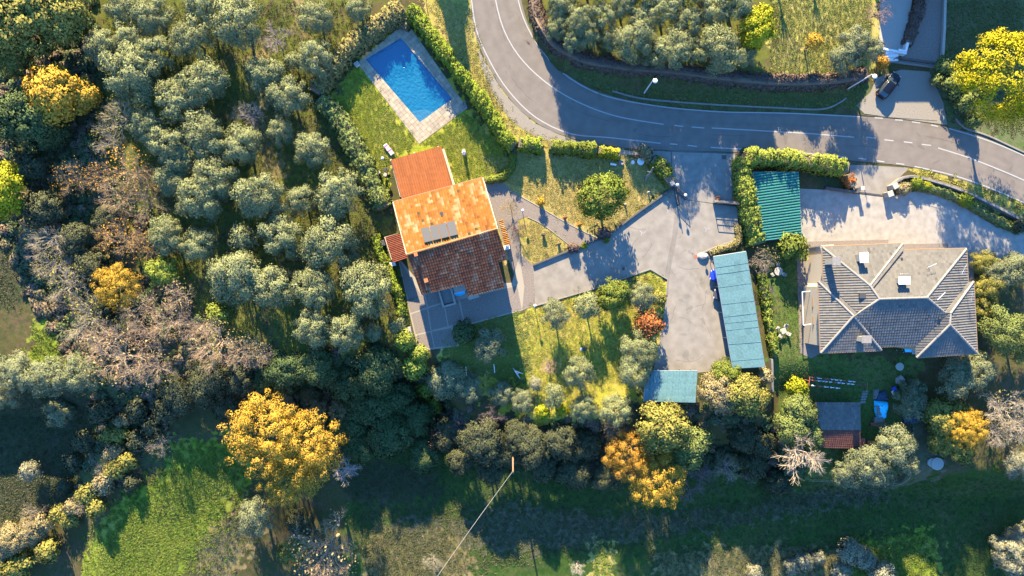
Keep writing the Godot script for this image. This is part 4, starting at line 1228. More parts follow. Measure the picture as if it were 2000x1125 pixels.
func make_plants() -> void:
	make_tree_stock()
	# --- the olive grove beside the villa
	var g := "olive trees of the grove beside the villa"
	var grove := [300,37,38, 243,20,32, 203,95,38, 252,83,34, 304,108,37, 262,146,50, 378,78,38, 398,20,36, 466,45,48, 400,160,44, 352,198,42, 293,250,35, 332,285,38,
		402,268,44, 473,285,43, 422,350,43, 510,385,46, 520,148,36, 564,190,36, 618,115,34, 618,37,32, 700,20,26, 550,257,28, 611,294,36, 660,380,47, 588,392,29,
		551,461,40, 645,475,47, 462,539,48, 532,561,43, 615,559,43, 718,563,49, 615,640,38, 676,650,37, 328,461,36, 392,478,36, 396,388,44, 340,352,32, 352,318,34]
	for i in range(0, grove.size(), 3):
		var x: float = grove[i]; var y: float = grove[i + 1]
		var lb := "silvery olive tree in the middle rows of the villa grove"
		if x > 480 and y < 330: lb = "silvery olive tree between the heap of cut branches and the pool hedges"
		elif x < 480 and y < 220: lb = "silvery olive tree in the crowded upper rows behind the pinkish leafless tree"
		elif x < 400: lb = "silvery olive tree where the grove meets the half bare rusty trees"
		elif x > 600: lb = "large silvery olive tree in the rows next to the villa hedges"
		tree("olive_tree", "olive", "olive", x, y, grove[i + 2] * 1.06, lb, lb.replace("silvery olive tree", "olive trees").replace("large olive trees", "olive trees"))
	spots([475,465,28, 730,648,20, 777,637,18, 574,120,20, 690,500,16], "olive_tree", "olive_small", "olive", "small young olive tree among the larger ones of the villa grove", "young olive trees of the villa grove")
	tree("olive_tree", "olive", "olive_grey", 497, 1012, 40, "grey green olive tree standing alone on the low meadow slope", "")
	# --- terrace beyond the road
	var ter := [1130,40,32, 1150,66,26, 1178,34,30, 1218,8,32, 1237,80,38, 1258,38,34, 1314,96,40, 1300,16,36, 1342,46,33, 1390,25,36, 1405,100,43, 1440,8,34, 1275,108,26, 1195,78,24, 1100,10,28, 1350,-30,40, 1240,-40,40, 1150,-40,36, 1430,-45,40, 1080,-40,30, 1088,55,24, 1092,20,26, 1120,80,24, 1355,95,30, 1455,110,24]
	for i in range(0, ter.size(), 3):
		var lb := "olive tree in the front row of the terrace above the brown bramble strip" if ter[i + 1] > 60 else "olive tree behind the front row of the terrace beyond the road"
		tree("olive_tree", "olive", "olive", ter[i], ter[i + 1], ter[i + 2], lb, lb.replace("olive tree", "olive trees"), "tree", 1.5)
	spots([1648,112,30, 1668,84,32, 1692,100,30], "olive_tree", "olive", "olive_grey", "grey olive tree beside the pale concrete ramp", "olive trees by the pale ramp", "tree", 1.2)
	tree("broadleaf_tree", "broad", "lime", 1478, 56, 37, "yellow green broadleaf tree at the edge of the terrace lawn", "", "tree", 1.3)
	tree("persimmon_tree", "sparse", "gold", 1588, 84, 24, "little thin yellow leaved tree on the terrace lawn", "", "tree", 1.5)
	tree("persimmon_tree", "bush", "gold", 1590, 82, 15, "compact yellow leaved crown rising through the thin tree on the terrace lawn", "", "tree", 2.2)
	# --- low garden
	tree("olive_tree", "olive", "olive_grey", 1085, 614, 29, "round headed olive tree on the low lawn beside the lamp post", "", "tree", 1.5)
	tree("olive_tree", "olive_small", "olive", 1147, 598, 26, "thin forked olive tree on the low lawn by the drive kerb", "", "tree", 1.7)
	tree("evergreen_tree", "broad", "green", 1198, 578, 34, "dark leaved evergreen beside the drive kerb", "", "tree", 1.0)
	tree("olive_tree", "olive", "olive_grey", 1255, 580, 30, "pale grey olive tree at the kerb corner of the drive", "", "tree", 1.0)
	tree("shrub", "bush", "mustard", 1287, 584, 17, "small dark golden shrub at the drive edge", "", "shrub", 0.8)
	tree("cherry_tree", "sparse", "rustleaf", 1262, 634, 38, "orange pink leaved tree leaning over the asphalt drive", "", "tree", 1.1)
	tree("cherry_tree", "bush", "orange_leaf", 1268, 632, 27, "low orange leaved tree under the pink leaved one by the drive", "", "tree", 1.0)
	spots([1246,686,38, 1238,724,38], "olive_tree", "olive", "olive", "dense olive tree between the drive and the low lawn", "olive pair above the short carport", "tree", 1.1)
	tree("olive_tree", "olive", "olive", 1130, 727, 35, "broad round olive tree in the middle of the low lawn", "", "tree", 1.1)
	tree("olive_tree", "olive_small", "olive", 1081, 772, 23, "small olive above the yellow bush at the foot of the low lawn", "", "tree", 1.3)
	tree("olive_tree", "olive_small", "olive_pale", 1046, 749, 15, "little pale olive near the white trestle", "", "tree", 1.3)
	spots([1140,795,28, 1203,800,37], "olive_tree", "olive", "olive", "olive tree at the lower edge of the low lawn beside the short carport", "olives along the low lawn edge", "tree", 1.0)
	spots([955,672,36, 872,738,42, 982,768,30, 1022,782,27, 915,755,32], "olive_tree", "olive", "olive_grey", "blue grey olive tree in the shade of the villa", "olives shaded by the villa", "tree", 0.62, 0.75)
	tree("shrub", "bush", "evergreen", 905, 648, 22, "round dark shrub at the corner of the stone patio", "", "shrub", 0.8)
	spots([1060,805,17, 1100,800,15], "shrub", "bush", "lime", "bright yellow green shrub at the foot of the low lawn", "yellow shrubs at the foot of the low lawn", "shrub", 0.8)
	tree("magnolia_tree", "magnolia", "magnolia", 1176, 383, 45, "round glossy green magnolia on the dry front lawn", "", "tree", 1.25)
	bare_tree("bare_tree", 1072, 716, 20, Color(0.42, 0.3, 0.3), "small pinkish bare tree on the low lawn", "", "rustleaf")
	bare_tree("bare_tree", 998, 405, 20, Color(0.3, 0.22, 0.12), "leafless tan shrub by the villa path", "", "tan")
	bare_tree("bare_tree", 1012, 450, 20, Color(0.2, 0.13, 0.09), "brown twiggy shrub beside the tiled awning", "", "bramble")
	# --- carport surroundings
	tree("shrub", "bush", "green", 1545, 482, 30, "rounded green shrub beside the green metal carport", "", "shrub", 0.9)
	bare_tree("bare_tree", 1492, 508, 32, Color(0.28, 0.23, 0.19), "grey leafless tree behind the long carport", "", "tan")
	bare_tree("bare_tree", 1500, 566, 18, Color(0.25, 0.19, 0.19), "small leafless tree beside the garden chairs of the grey house", "")
	tree("shrub", "broad", "green", 1415, 732, 30, "bright green shrub at the foot of the long carport", "", "shrub", 0.9)
	tree("autumn_tree", "broad", "tan", 1405, 768, 38, "tan leaved autumn tree beside the short carport", "", "tree", 0.9)
	tree("autumn_tree", "broad", "mustard", 1455, 775, 42, "mustard leaved autumn tree below the long carport", "", "tree", 0.9)
	tree("shrub", "bush", "tan", 1492, 735, 18, "tan dry shrub at the lower end of the long carport", "", "shrub", 0.9)
	tree("round_shrub", "bush", "lime", 1553, 756, 22, "rounded lime green shrub near the red clothes line post", "", "shrub", 1.0)
	spots([1560,800,36, 1550,835,36, 1580,850,28], "evergreen_tree", "broad", "laurel", "grey green evergreen beside the garden shed", "evergreens beside the shed", "tree", 1.1)
	bare_tree("walnut_tree", 1568, 893, 64, Color(0.45, 0.37, 0.28), "large pale leafless walnut tree below the garden shed", "", "", true)
	# --- autumn trees in the belt below the drive
	tree("autumn_tree", "feather", "amber", 1222, 885, 50, "amber leaved tree in the belt below the short carport", "", "tree", 1.9)
	tree("autumn_tree", "feather", "gold", 1280, 935, 54, "golden leaved tree at the meadow edge below the short carport", "", "tree", 1.9)
	tree("autumn_tree", "broad", "mustard", 1292, 835, 52, "green and gold tree just below the short carport", "", "tree", 1.15)
	tree("autumn_tree", "broad", "laurel", 1335, 870, 48, "green leaved half of the tree clump below the short carport", "", "tree", 1.1)
	bare_tree("bare_tree", 1422, 912, 36, Color(0.4, 0.32, 0.28), "half bare yellow tree at the meadow edge", "", "mustard")
	bare_tree("bare_tree", 1370, 925, 34, Color(0.22, 0.17, 0.17), "dark leafless tree beside the golden tree", "")
	bare_tree("bare_tree", 1200, 835, 30, Color(0.3, 0.22, 0.16), "thin leafless tree with a few brown leaves above the amber tree", "", "tan")
	# --- the big yellow trees and their neighbours
	spots([515,850,76, 603,872,72, 568,930,58], "yellow_tree", "feather", "gold", "huge golden yellow feathery tree at the head of the bright meadow", "golden trees at the head of the meadow", "tree", 1.8)
	spots([545,778,26, 663,800,24, 618,800,24, 606,770,18], "autumn_tree", "feather", "tan", "small tan feathery tree beside the huge golden trees", "tan trees by the golden ones", "tree", 2.0)
	bare_tree("bare_tree", 678, 918, 38, Color(0.55, 0.46, 0.42), "pale leafless tree beside the golden trees", "", "", true)
	bare_tree("bare_tree", 640, 1075, 88, Color(0.42, 0.3, 0.2), "wide leafless brown tree at the low edge of the meadow", "", "tan")
	tree("shrub", "broad", "mustard", 578, 1072, 34, "yellow leaved shrub beside the wide leafless brown tree", "", "shrub", 0.9)
	tree("shrub", "broad", "dark_leaf", 585, 1020, 30, "dark green shrub above the wide leafless brown tree", "", "shrub", 0.9)
	bare_tree("bare_tree", 845, 1095, 26, Color(0.33, 0.29, 0.22), "grey twiggy bush standing on the straw bank", "", "olive_pale")
	bare_tree("bare_tree", 1128, 1108, 22, Color(0.5, 0.44, 0.38), "small pale leafless bush beside the worn track", "")
	# --- mixed woods on the far side of the grove
	g = "trees of the wood beyond the grove"
	spots([40,45,66, 110,28,60, 20,110,40], "broadleaf_tree", "broad", "mustard", "olive brown broadleaf tree at the top of the wood", "olive brown trees of the wood", "tree", 1.0)
	spots([110,185,56, 160,190,38], "autumn_tree", "broad", "gold", "golden brown tree at the top of the wood", "golden trees at the top of the wood", "tree", 1.0)
	spots([55,235,58, 95,260,36], "evergreen_tree", "broad", "evergreen", "dark green tree below the golden brown ones in the wood", "dark evergreens of the upper wood", "tree", 0.9)
	tree("broadleaf_tree", "broad", "lime", 8, 372, 46, "bright lime yellow tree at the rim of the dark tilled field", "")
	tree("yellow_tree", "feather", "gold", 232, 560, 40, "clear yellow tree in the middle of the leafless wood", "")
	tree("yellow_tree", "broad", "hedge_yellow", 318, 532, 30, "yellow green tree beside the clear yellow one in the wood", "")
	tree("yellow_tree", "bush", "hedge_yellow", 424, 612, 22, "small yellow green tree at the grove side of the leafless wood", "")
	var pk := Color(0.48, 0.34, 0.23); var gy := Color(0.44, 0.37, 0.27); var br := Color(0.4, 0.28, 0.17)
	for a in [[240,228,46], [212,275,40], [95,470,46], [70,452,34], [130,555,52], [100,520,40], [170,625,54]]:
		bare_tree("bare_tree", a[0], a[1], a[2], gy, "grey leafless tree in the wood beyond the grove", "grey leafless trees of the wood", "mustard" if int(a[0]) % 2 == 0 else "")
	for a in [[228,700,70], [275,660,50], [300,720,50], [345,580,42], [330,632,48], [420,668,56], [474,690,44], [510,690,34], [200,660,46], [380,640,40], [270,600,44]]:
		bare_tree("bare_tree", a[0], a[1], a[2], pk, "pinkish brown leafless tree in the lower wood", "pinkish leafless trees of the lower wood", "tan" if int(a[0]) % 3 == 0 else "")
	for a in [[252,335,56], [140,345,44], [235,385,50], [285,400,44], [240,470,48], [280,480,40], [190,350,36], [310,350,30]]:
		bare_tree("bare_tree", a[0], a[1], a[2], br, "half bare tree with rusty leaves between grove and wood", "rusty half bare trees by the grove", "amber" if int(a[0]) % 2 == 0 else "tan")
	spots([90,410,40, 150,470,36, 180,520,34, 60,330,34, 215,430,30, 200,600,30, 250,640,34], "evergreen_tree", "broad", "dark_leaf", "dark ivy clad tree among the leafless ones of the wood", "ivy clad trees of the wood", "tree", 0.8)
	spots([40,725,42, 100,735,46, 160,730,38, 20,770,30, 125,800,36], "olive_tree", "olive", "olive_grey", "blue grey olive tree at the edge of the dark tilled field", "olives by the dark field", "tree", 0.8)
	tree("olive_tree", "olive_small", "olive_pale", 60, 920, 22, "single pale olive on the dark tilled field", "")
	bare_tree("bare_tree", 538, 78, 38, Color(0.45, 0.36, 0.33), "pinkish leafless tree among the upper olives", "")
	bare_tree("fallen_branches", 490, 225, 34, Color(0.3, 0.27, 0.28), "heap of grey cut branches between the olive rows", "")
	spots([238,822,18, 222,884,20, 205,942,24, 150,985,22, 84,1022,24], "shrub", "bush", "tan", "pale straw coloured shrub in the thicket along the gully", "straw coloured shrubs along the gully", "shrub", 0.9)
	spots([60,1040,32, 25,1050,34, 0,1075,30], "shrub", "broad", "tan", "wide straw coloured shrub at the low end of the gully", "wide shrubs at the low end of the gully", "shrub", 0.8)
	spots([232,850,20, 226,915,22, 178,962,24, 118,1000,22, 215,850,18, 250,900,20, 190,990,22, 95,1075,28, 40,1105,30, 140,1010,20, 10,1110,28], "shrub", "bush", "mustard", "yellowish green shrub in the thicket along the gully", "yellowish shrubs along the gully", "shrub", 0.9)
	for a in [[205,920,26], [310,870,28], [60,1010,30], [165,985,24]]:
		bare_tree("bare_tree", a[0], a[1], a[2], Color(0.45, 0.35, 0.25), "twiggy leafless bush in the thicket along the gully", "leafless bushes along the gully", "tan")
	spots([270,800,26, 300,830,26, 330,800,30, 270,860,22, 260,940,20, 200,800,28, 170,860,22, 150,900,24, 130,950,20], "shrub", "bush", "dark_leaf", "dark shrub on the shaded flank of the gully", "dark shrubs of the gully", "shrub", 0.7)
	# --- shaded belt between grove, patio and meadow
	spots([560,720,44, 620,715,40, 680,740,46, 740,720,44, 600,760,30, 720,790,50, 770,770,44, 680,820,44, 760,850,50, 810,820,40, 700,870,40, 830,890,36, 520,740,36],
		"evergreen_tree", "broad", "evergreen", "dark evergreen in the shaded belt below the grove", "dark evergreens of the shaded belt", "tree", 0.8, 0.75)
	spots([460,740,40, 400,745,44, 350,770,40, 440,790,30], "broadleaf_tree", "broad", "dark_leaf", "low dark tree above the bright meadow", "low dark trees above the bright meadow", "tree", 0.6, 0.7)
	spots([880,850,34, 940,860,40, 985,880,36, 1040,870,40, 1090,860,36, 1140,870,34, 1060,910,34, 1120,920,36, 1180,930,30, 900,900,32, 960,920,30, 1010,850,30],
		"broadleaf_tree", "broad", "dark_leaf", "dark broadleaf tree in the belt above the low meadow", "dark broadleaf trees of the belt", "tree", 1.5, 0.8)
	spots([792,665,22, 812,715,26, 835,760,24, 845,790,22, 820,690,18], "shrub", "bush", "hedge_yellow", "sunlit yellow green shrub between patio and belt", "sunlit shrubs below the patio", "shrub", 1.2)
	tree("autumn_tree", "sparse", "rustleaf", 862, 850, 34, "thin pale orange leaved tree at the rim of the belt", "", "tree", 1.5)
	for a in [[900,830,34], [960,820,32], [1010,880,34], [1350,960,30], [1160,900,30]]:
		bare_tree("bare_tree", a[0], a[1], a[2], Color(0.22, 0.17, 0.16), "dark leafless tree in the belt above the low meadow", "dark leafless trees of the belt")
	spots([1480,860,34, 1470,900,30, 1450,850,30, 1520,940,30], "shrub", "broad", "dark_leaf", "dark shrub beside the large pale walnut tree", "dark shrubs by the walnut", "shrub", 0.8)
	# --- round the grey house
	spots([1920,512,26, 1928,562,30, 1918,602,26], "olive_tree", "olive", "mustard", "yellowish olive tree along the far wall of the grey house", "yellowish trees by the grey house", "tree", 1.1)
	spots([1955,535,36, 1985,520,30], "evergreen_tree", "olive", "olive_grey", "grey green tree at the rim of the pale yard", "grey green trees by the pale yard", "tree", 0.9)
	spots([1962,650,46, 1998,672,40], "olive_tree", "olive", "laurel", "large bright olive tree behind the grey house", "large olives behind the grey house", "tree", 1.2)
	spots([1870,735,40, 1908,722,34, 1780,760,24], "olive_tree", "olive", "olive_grey", "olive tree in the shade behind the grey house", "shaded olives behind the grey house", "tree", 1.0)
	spots([1775,785,34, 1745,870,42, 1690,905,42, 1650,925,32, 1715,925,30, 1765,905,26], "olive_tree", "olive", "olive_grey", "olive tree in the fenced plot below the shed", "olives of the fenced plot", "tree", 0.9)
	tree("autumn_tree", "feather", "gold", 1893, 838, 38, "golden yellow tree beside the pale leafless clump", "", "tree", 1.4)
	spots([1845,815,40, 1870,870,34, 1835,855,28], "shrub", "broad", "mustard", "brownish shrub beside the golden yellow tree", "brown shrubs by the golden tree", "shrub", 0.8)
	for a in [[1965,800,46], [1990,840,46], [1950,850,34]]:
		bare_tree("bare_tree", a[0], a[1], a[2], Color(0.5, 0.42, 0.33), "pale leafless tree in the clump beyond the fenced plot", "pale leafless trees beyond the fenced plot", "tan")
	spots([1975,1080,44, 2000,1050,36, 1990,905,30], "olive_tree", "olive", "olive_pale", "silver olive tree at the rim of the low meadow", "silver olives at the meadow rim", "tree", 1.0)
	spots([1570,1095,20, 1598,1088,16, 1660,1075,30, 1690,1092,24, 1640,1112,22, 1545,1105,18, 1470,1118,18, 1720,1120,30], "shrub", "olive_small", "olive_pale", "silver grey shrub on the low edge of the meadow", "silver shrubs on the meadow edge", "shrub", 0.8)
	var t := tree("umbrella_pine", "pine", "pine", 1962, 152, 84, "large umbrella pine with a bright yellow green crown", "", "tree", 1.35)
	t.set_meta("category", "tree")
	spots([1845,128,20, 1862,165,24, 1885,200,22, 1900,235,18, 1830,158,14], "shrub", "bush", "laurel", "leafy shrub between the forecourt and the umbrella pine", "shrubs beside the umbrella pine", "shrub", 0.9)
	bare_tree("bare_tree", 1710, 27, 30, Color(0.36, 0.25, 0.23), "rounded leafless reddish tree overhanging the pale ramp", "", "bramble")
	tree("shrub", "bush", "amber", 1722, 122, 14, "amber shrub at the corner of the pale ramp", "", "shrub", 0.9)
	# --- trees beyond the frame whose shadows fall on the verge and the road
	tree("cypress_tree", "cypress", "evergreen", 838, -205, 19, "tall cypress beyond the verge whose shadow crosses it", "", "tree", 4.6, 4.6)
	tree("broadleaf_tree", "broad", "green", 862, -120, 32, "round tree beside the tall cypress beyond the verge", "", "tree", 1.2)
	spots([1535,-70,34, 1600,-90,30], "broadleaf_tree", "sparse", "green", "thin tree beyond the terrace lawn that shades it", "thin trees beyond the terrace lawn", "tree", 1.6)

func make_hedges() -> void:
	hedge("tangled brown and yellow hedge along the upper side of the pool", [620,186, 648,142, 688,98, 735,62, 792,24], 3.2, 2.6, "mixed", 0.17)
	hedge("tall bright green conifer hedge between pool and verge", [806,28, 850,84, 900,150, 950,216, 985,272, 1004,292], 2.2, 3.6, "hedge_bright", 0.15)
	hedge("broad laurel hedge between the pool lawn and the grove", [628,200, 662,232, 700,298, 728,360, 752,408], 3.0, 2.6, "laurel", 0.17)
	hedge("narrow clipped hedge curling from the conifer hedge to the villa", [1002,300, 1000,322, 984,346, 948,353], 1.1, 1.0, "hedge", 0.12)
	hedge("rounded green hedge along the road above the front lawn", [1012,284, 1058,288], 2.4, 2.6, "hedge_bright", 0.15)
	hedge("long clipped green hedge along the road above the front lawn", [1072,289, 1110,292, 1163,297], 2.0, 2.6, "hedge", 0.14)
	hedge("bright yellow clipped hedge along the road above the front lawn", [1168,297, 1208,303], 1.8, 2.2, "lime", 0.13)
	hedge("clipped hedge beside the pedestrian gate", [1272,314, 1290,328, 1300,348, 1308,358], 2.1, 1.8, "hedge", 0.14)
	hedge("tall hedge along the drive side of the green metal carport", [1446,312, 1446,360, 1458,420, 1472,478], 2.5, 3.4, "hedge_yellow", 0.16)
	hedge("tall hedge along the road side of the green metal carport", [1446,312, 1500,314, 1570,320, 1640,334], 2.6, 4.0, "hedge_yellow", 0.16)
	hedge("orange leaved bush at the end of the tall carport hedge", [1648,344, 1660,366], 1.8, 1.9, "orange_leaf", 0.14)
	hedge("low bed of orange and yellow plants beside the stone at the drive", [1385,496, 1410,486, 1438,476, 1442,440], 1.2, 0.7, "mixed", 0.12)
	hedge("glossy green hedge along the grove side of the villa", [735,458, 742,490, 762,530, 780,575, 786,618], 1.5, 1.5, "hedge_bright", 0.14)
	hedge("yellow green hedge between the long carport and the grey house lawn", [1484,535, 1494,600, 1502,650, 1510,695], 1.3, 1.7, "hedge_yellow", 0.14)
	hedge("brown bramble strip along the lip of the olive terrace", [1042,-20, 1050,40, 1080,92, 1130,124, 1210,141, 1300,148, 1400,160, 1500,168, 1580,168, 1650,160, 1690,146], 1.9, 1.0, "bramble", 0.13)
	hedge("dark brown hedge between the pale ramp and the cobbled ramp", [1800,-40, 1790,20, 1778,60, 1768,90], 1.7, 1.3, "bramble", 0.13)
	hedge("dark hedge along the lower fence of the fenced plot", [1784,830, 1782,900, 1780,958], 0.9, 1.2, "dark_leaf", 0.13)
	hedge("yellow stubble hedge along the villa flank path", [790,60, 800,42, 812,34], 1.6, 1.8, "mixed", 0.15)
	hedge("mixed planting behind the curved wall of the pale yard", [1752,372, 1780,364, 1830,374, 1880,394, 1930,424, 1990,452], 1.3, 0.9, "laurel", 0.12)

func make_ground_cover() -> void:
	var bush := crown_mesh(700, 7, 0.5, 150, 0.24, 0.7, 0.4, 0.0, 0.7)
	var woods := [[-40,-40, 180,-40, 210,300, 320,520, 440,700, 560,690, 780,690, 850,760, 850,880, 660,900, 420,760, 300,760, 180,750, 100,650, 50,560, -40,420],
		[840,800, 1000,830, 1250,790, 1500,800, 1600,880, 1600,960, 1200,960, 1000,940, 850,920], [180,760, 320,770, 300,850, 200,960, 90,1020, 130,900]]
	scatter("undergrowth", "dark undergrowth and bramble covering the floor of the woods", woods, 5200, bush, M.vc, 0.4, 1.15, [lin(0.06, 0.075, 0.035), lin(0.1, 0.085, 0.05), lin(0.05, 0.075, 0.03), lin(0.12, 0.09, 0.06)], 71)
	var tuft := tuft_mesh(3, 8, 0.11, 0.13)
	scatter("grass", "short lawn grass round the pool", [[650,185, 700,128, 815,284, 765,312, 745,400, 690,290], [820,284, 915,215, 990,290, 985,345, 890,360, 862,286]], 26000, tuft, M.vc, 0.7, 1.4, [lin(0.174, 0.203, 0.0248), lin(0.217, 0.203, 0.0413), lin(0.131, 0.173, 0.0206)], 72)
	scatter("grass", "dry lawn grass in front of the villa", [[955,305, 1290,312, 1318,370, 1178,460, 1100,425, 1000,365], [1020,430, 1060,442, 1108,478, 1050,510, 1026,505]], 16000, tuft, M.vc, 0.6, 1.3, [lin(0.283, 0.223, 0.066), lin(0.217, 0.193, 0.0495), lin(0.304, 0.243, 0.0907)], 73)
	scatter("grass", "lawn grass of the low garden", [[860,660, 1030,605, 1265,532, 1300,550, 1270,720, 1040,820, 880,720]], 24000, tuft, M.vc, 0.7, 1.5, [lin(0.196, 0.203, 0.033), lin(0.261, 0.213, 0.0577), lin(0.142, 0.173, 0.0248)], 74)
	scatter("grass", "grass of the verge beside the road bend", [[835,0, 915,0, 940,110, 975,190, 1010,255, 1090,276, 1090,282, 985,262, 905,140]], 11000, tuft, M.vc, 0.8, 1.7, [lin(0.283, 0.243, 0.066), lin(0.217, 0.203, 0.0413), lin(0.326, 0.254, 0.099)], 75)
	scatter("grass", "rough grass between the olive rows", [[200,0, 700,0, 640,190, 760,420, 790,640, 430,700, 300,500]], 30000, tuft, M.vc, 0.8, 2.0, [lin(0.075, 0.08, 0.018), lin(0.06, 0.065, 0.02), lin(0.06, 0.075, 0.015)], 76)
	scatter("grass", "tall bright grass of the sloping meadow", [[90,1200, 190,1020, 290,950, 325,880, 440,870, 465,960, 380,1060, 320,1200], [1170,1095, 1205,1095, 1215,1200, 1170,1200], [1725,1105, 1890,1078, 1890,1200, 1715,1200], [64,632, 118,632, 122,710, 62,704]], 44000, tuft, M.vc, 0.9, 2.0, [lin(0.12, 0.165, 0.02), lin(0.085, 0.135, 0.016), lin(0.16, 0.165, 0.04), lin(0.06, 0.1, 0.016)], 77, 90.0)
	scatter("grass", "short dark grass of the low meadow", [[660,905, 1500,935, 1790,975, 2080,880, 2080,1200, 1900,1200, 1300,1130, 900,1090, 660,1040]], 42000, tuft, M.vc, 0.7, 1.6, [lin(0.028, 0.055, 0.014), lin(0.045, 0.058, 0.022), lin(0.07, 0.062, 0.035)], 78)
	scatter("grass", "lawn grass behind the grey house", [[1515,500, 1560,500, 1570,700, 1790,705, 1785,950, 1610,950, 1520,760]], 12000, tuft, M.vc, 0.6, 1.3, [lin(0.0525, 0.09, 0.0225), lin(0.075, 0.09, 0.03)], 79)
	scatter("grass", "grass of the terrace lawn and its bank", [[1490,0, 1700,0, 1690,140, 1640,160, 1490,160], [1120,140, 1300,160, 1560,182, 1690,160, 1680,212, 1400,212, 1180,178]], 18000, tuft, M.vc, 0.7, 1.6, [lin(0.217, 0.193, 0.0495), lin(0.152, 0.162, 0.033), lin(0.0983, 0.112, 0.033)], 80)
	scatter("grass", "grass of the lawn below the umbrella pine", [[1845,0, 2000,0, 2000,270, 1900,245, 1860,230, 1845,130]], 12000, tuft, M.vc, 0.7, 1.5, [lin(0.109, 0.132, 0.0413), lin(0.142, 0.121, 0.0577), lin(0.087, 0.121, 0.033)], 81)
	scatter("grass", "bright grass strip between the road and the curved wall", [[1772,328, 1800,331, 1900,362, 2000,404, 2000,420, 1900,380, 1790,345]], 4000, tuft, M.vc, 0.8, 2.0, [lin(0.239, 0.254, 0.033), lin(0.304, 0.254, 0.066)], 82)
	scatter("grass", "sparse dry grass on the worn track and the tilled fields", [[660,1040, 1000,1000, 1300,1030, 1780,960, 1790,1010, 1400,1070, 1150,1110, 700,1200], [-90,770, 170,765, 60,1020, -90,1060], [-90,400, 45,430, 45,600, -90,610], [300,1200, 380,1065, 470,1010, 470,1060, 400,1200], [690,1080, 880,1075, 910,1200, 690,1200], [1290,1110, 1500,1100, 1710,1115, 1710,1200, 1290,1200], [640,930, 860,940, 860,1000, 650,1010]], 44000, tuft, M.vc, 0.8, 2.2, [lin(0.06, 0.062, 0.03), lin(0.05, 0.06, 0.022), lin(0.085, 0.078, 0.045), lin(0.04, 0.056, 0.018)], 84)
	var lf := MB.new(); lf.leaf(Vector3(0, 0.02, 0), Vector3(0.1, 1, 0.05).normalized(), 0.6, 1.0, 0.3)
	scatter("leaves", "fallen autumn leaves under the trees", [[1250,560, 1300,560, 1300,720, 1240,720], [1040,560, 1270,540, 1260,760, 1040,800], [960,340, 1290,330, 1180,450, 1010,470], [1100,880, 1340,860, 1360,990, 1100,960], [420,740, 680,740, 690,960, 440,960], [800,0, 900,0, 940,150, 880,120]], 9000, lf.mesh(), M.vc, 0.06, 0.13, [lin(0.4, 0.22, 0.06), lin(0.3, 0.14, 0.06), lin(0.45, 0.33, 0.1)], 83)

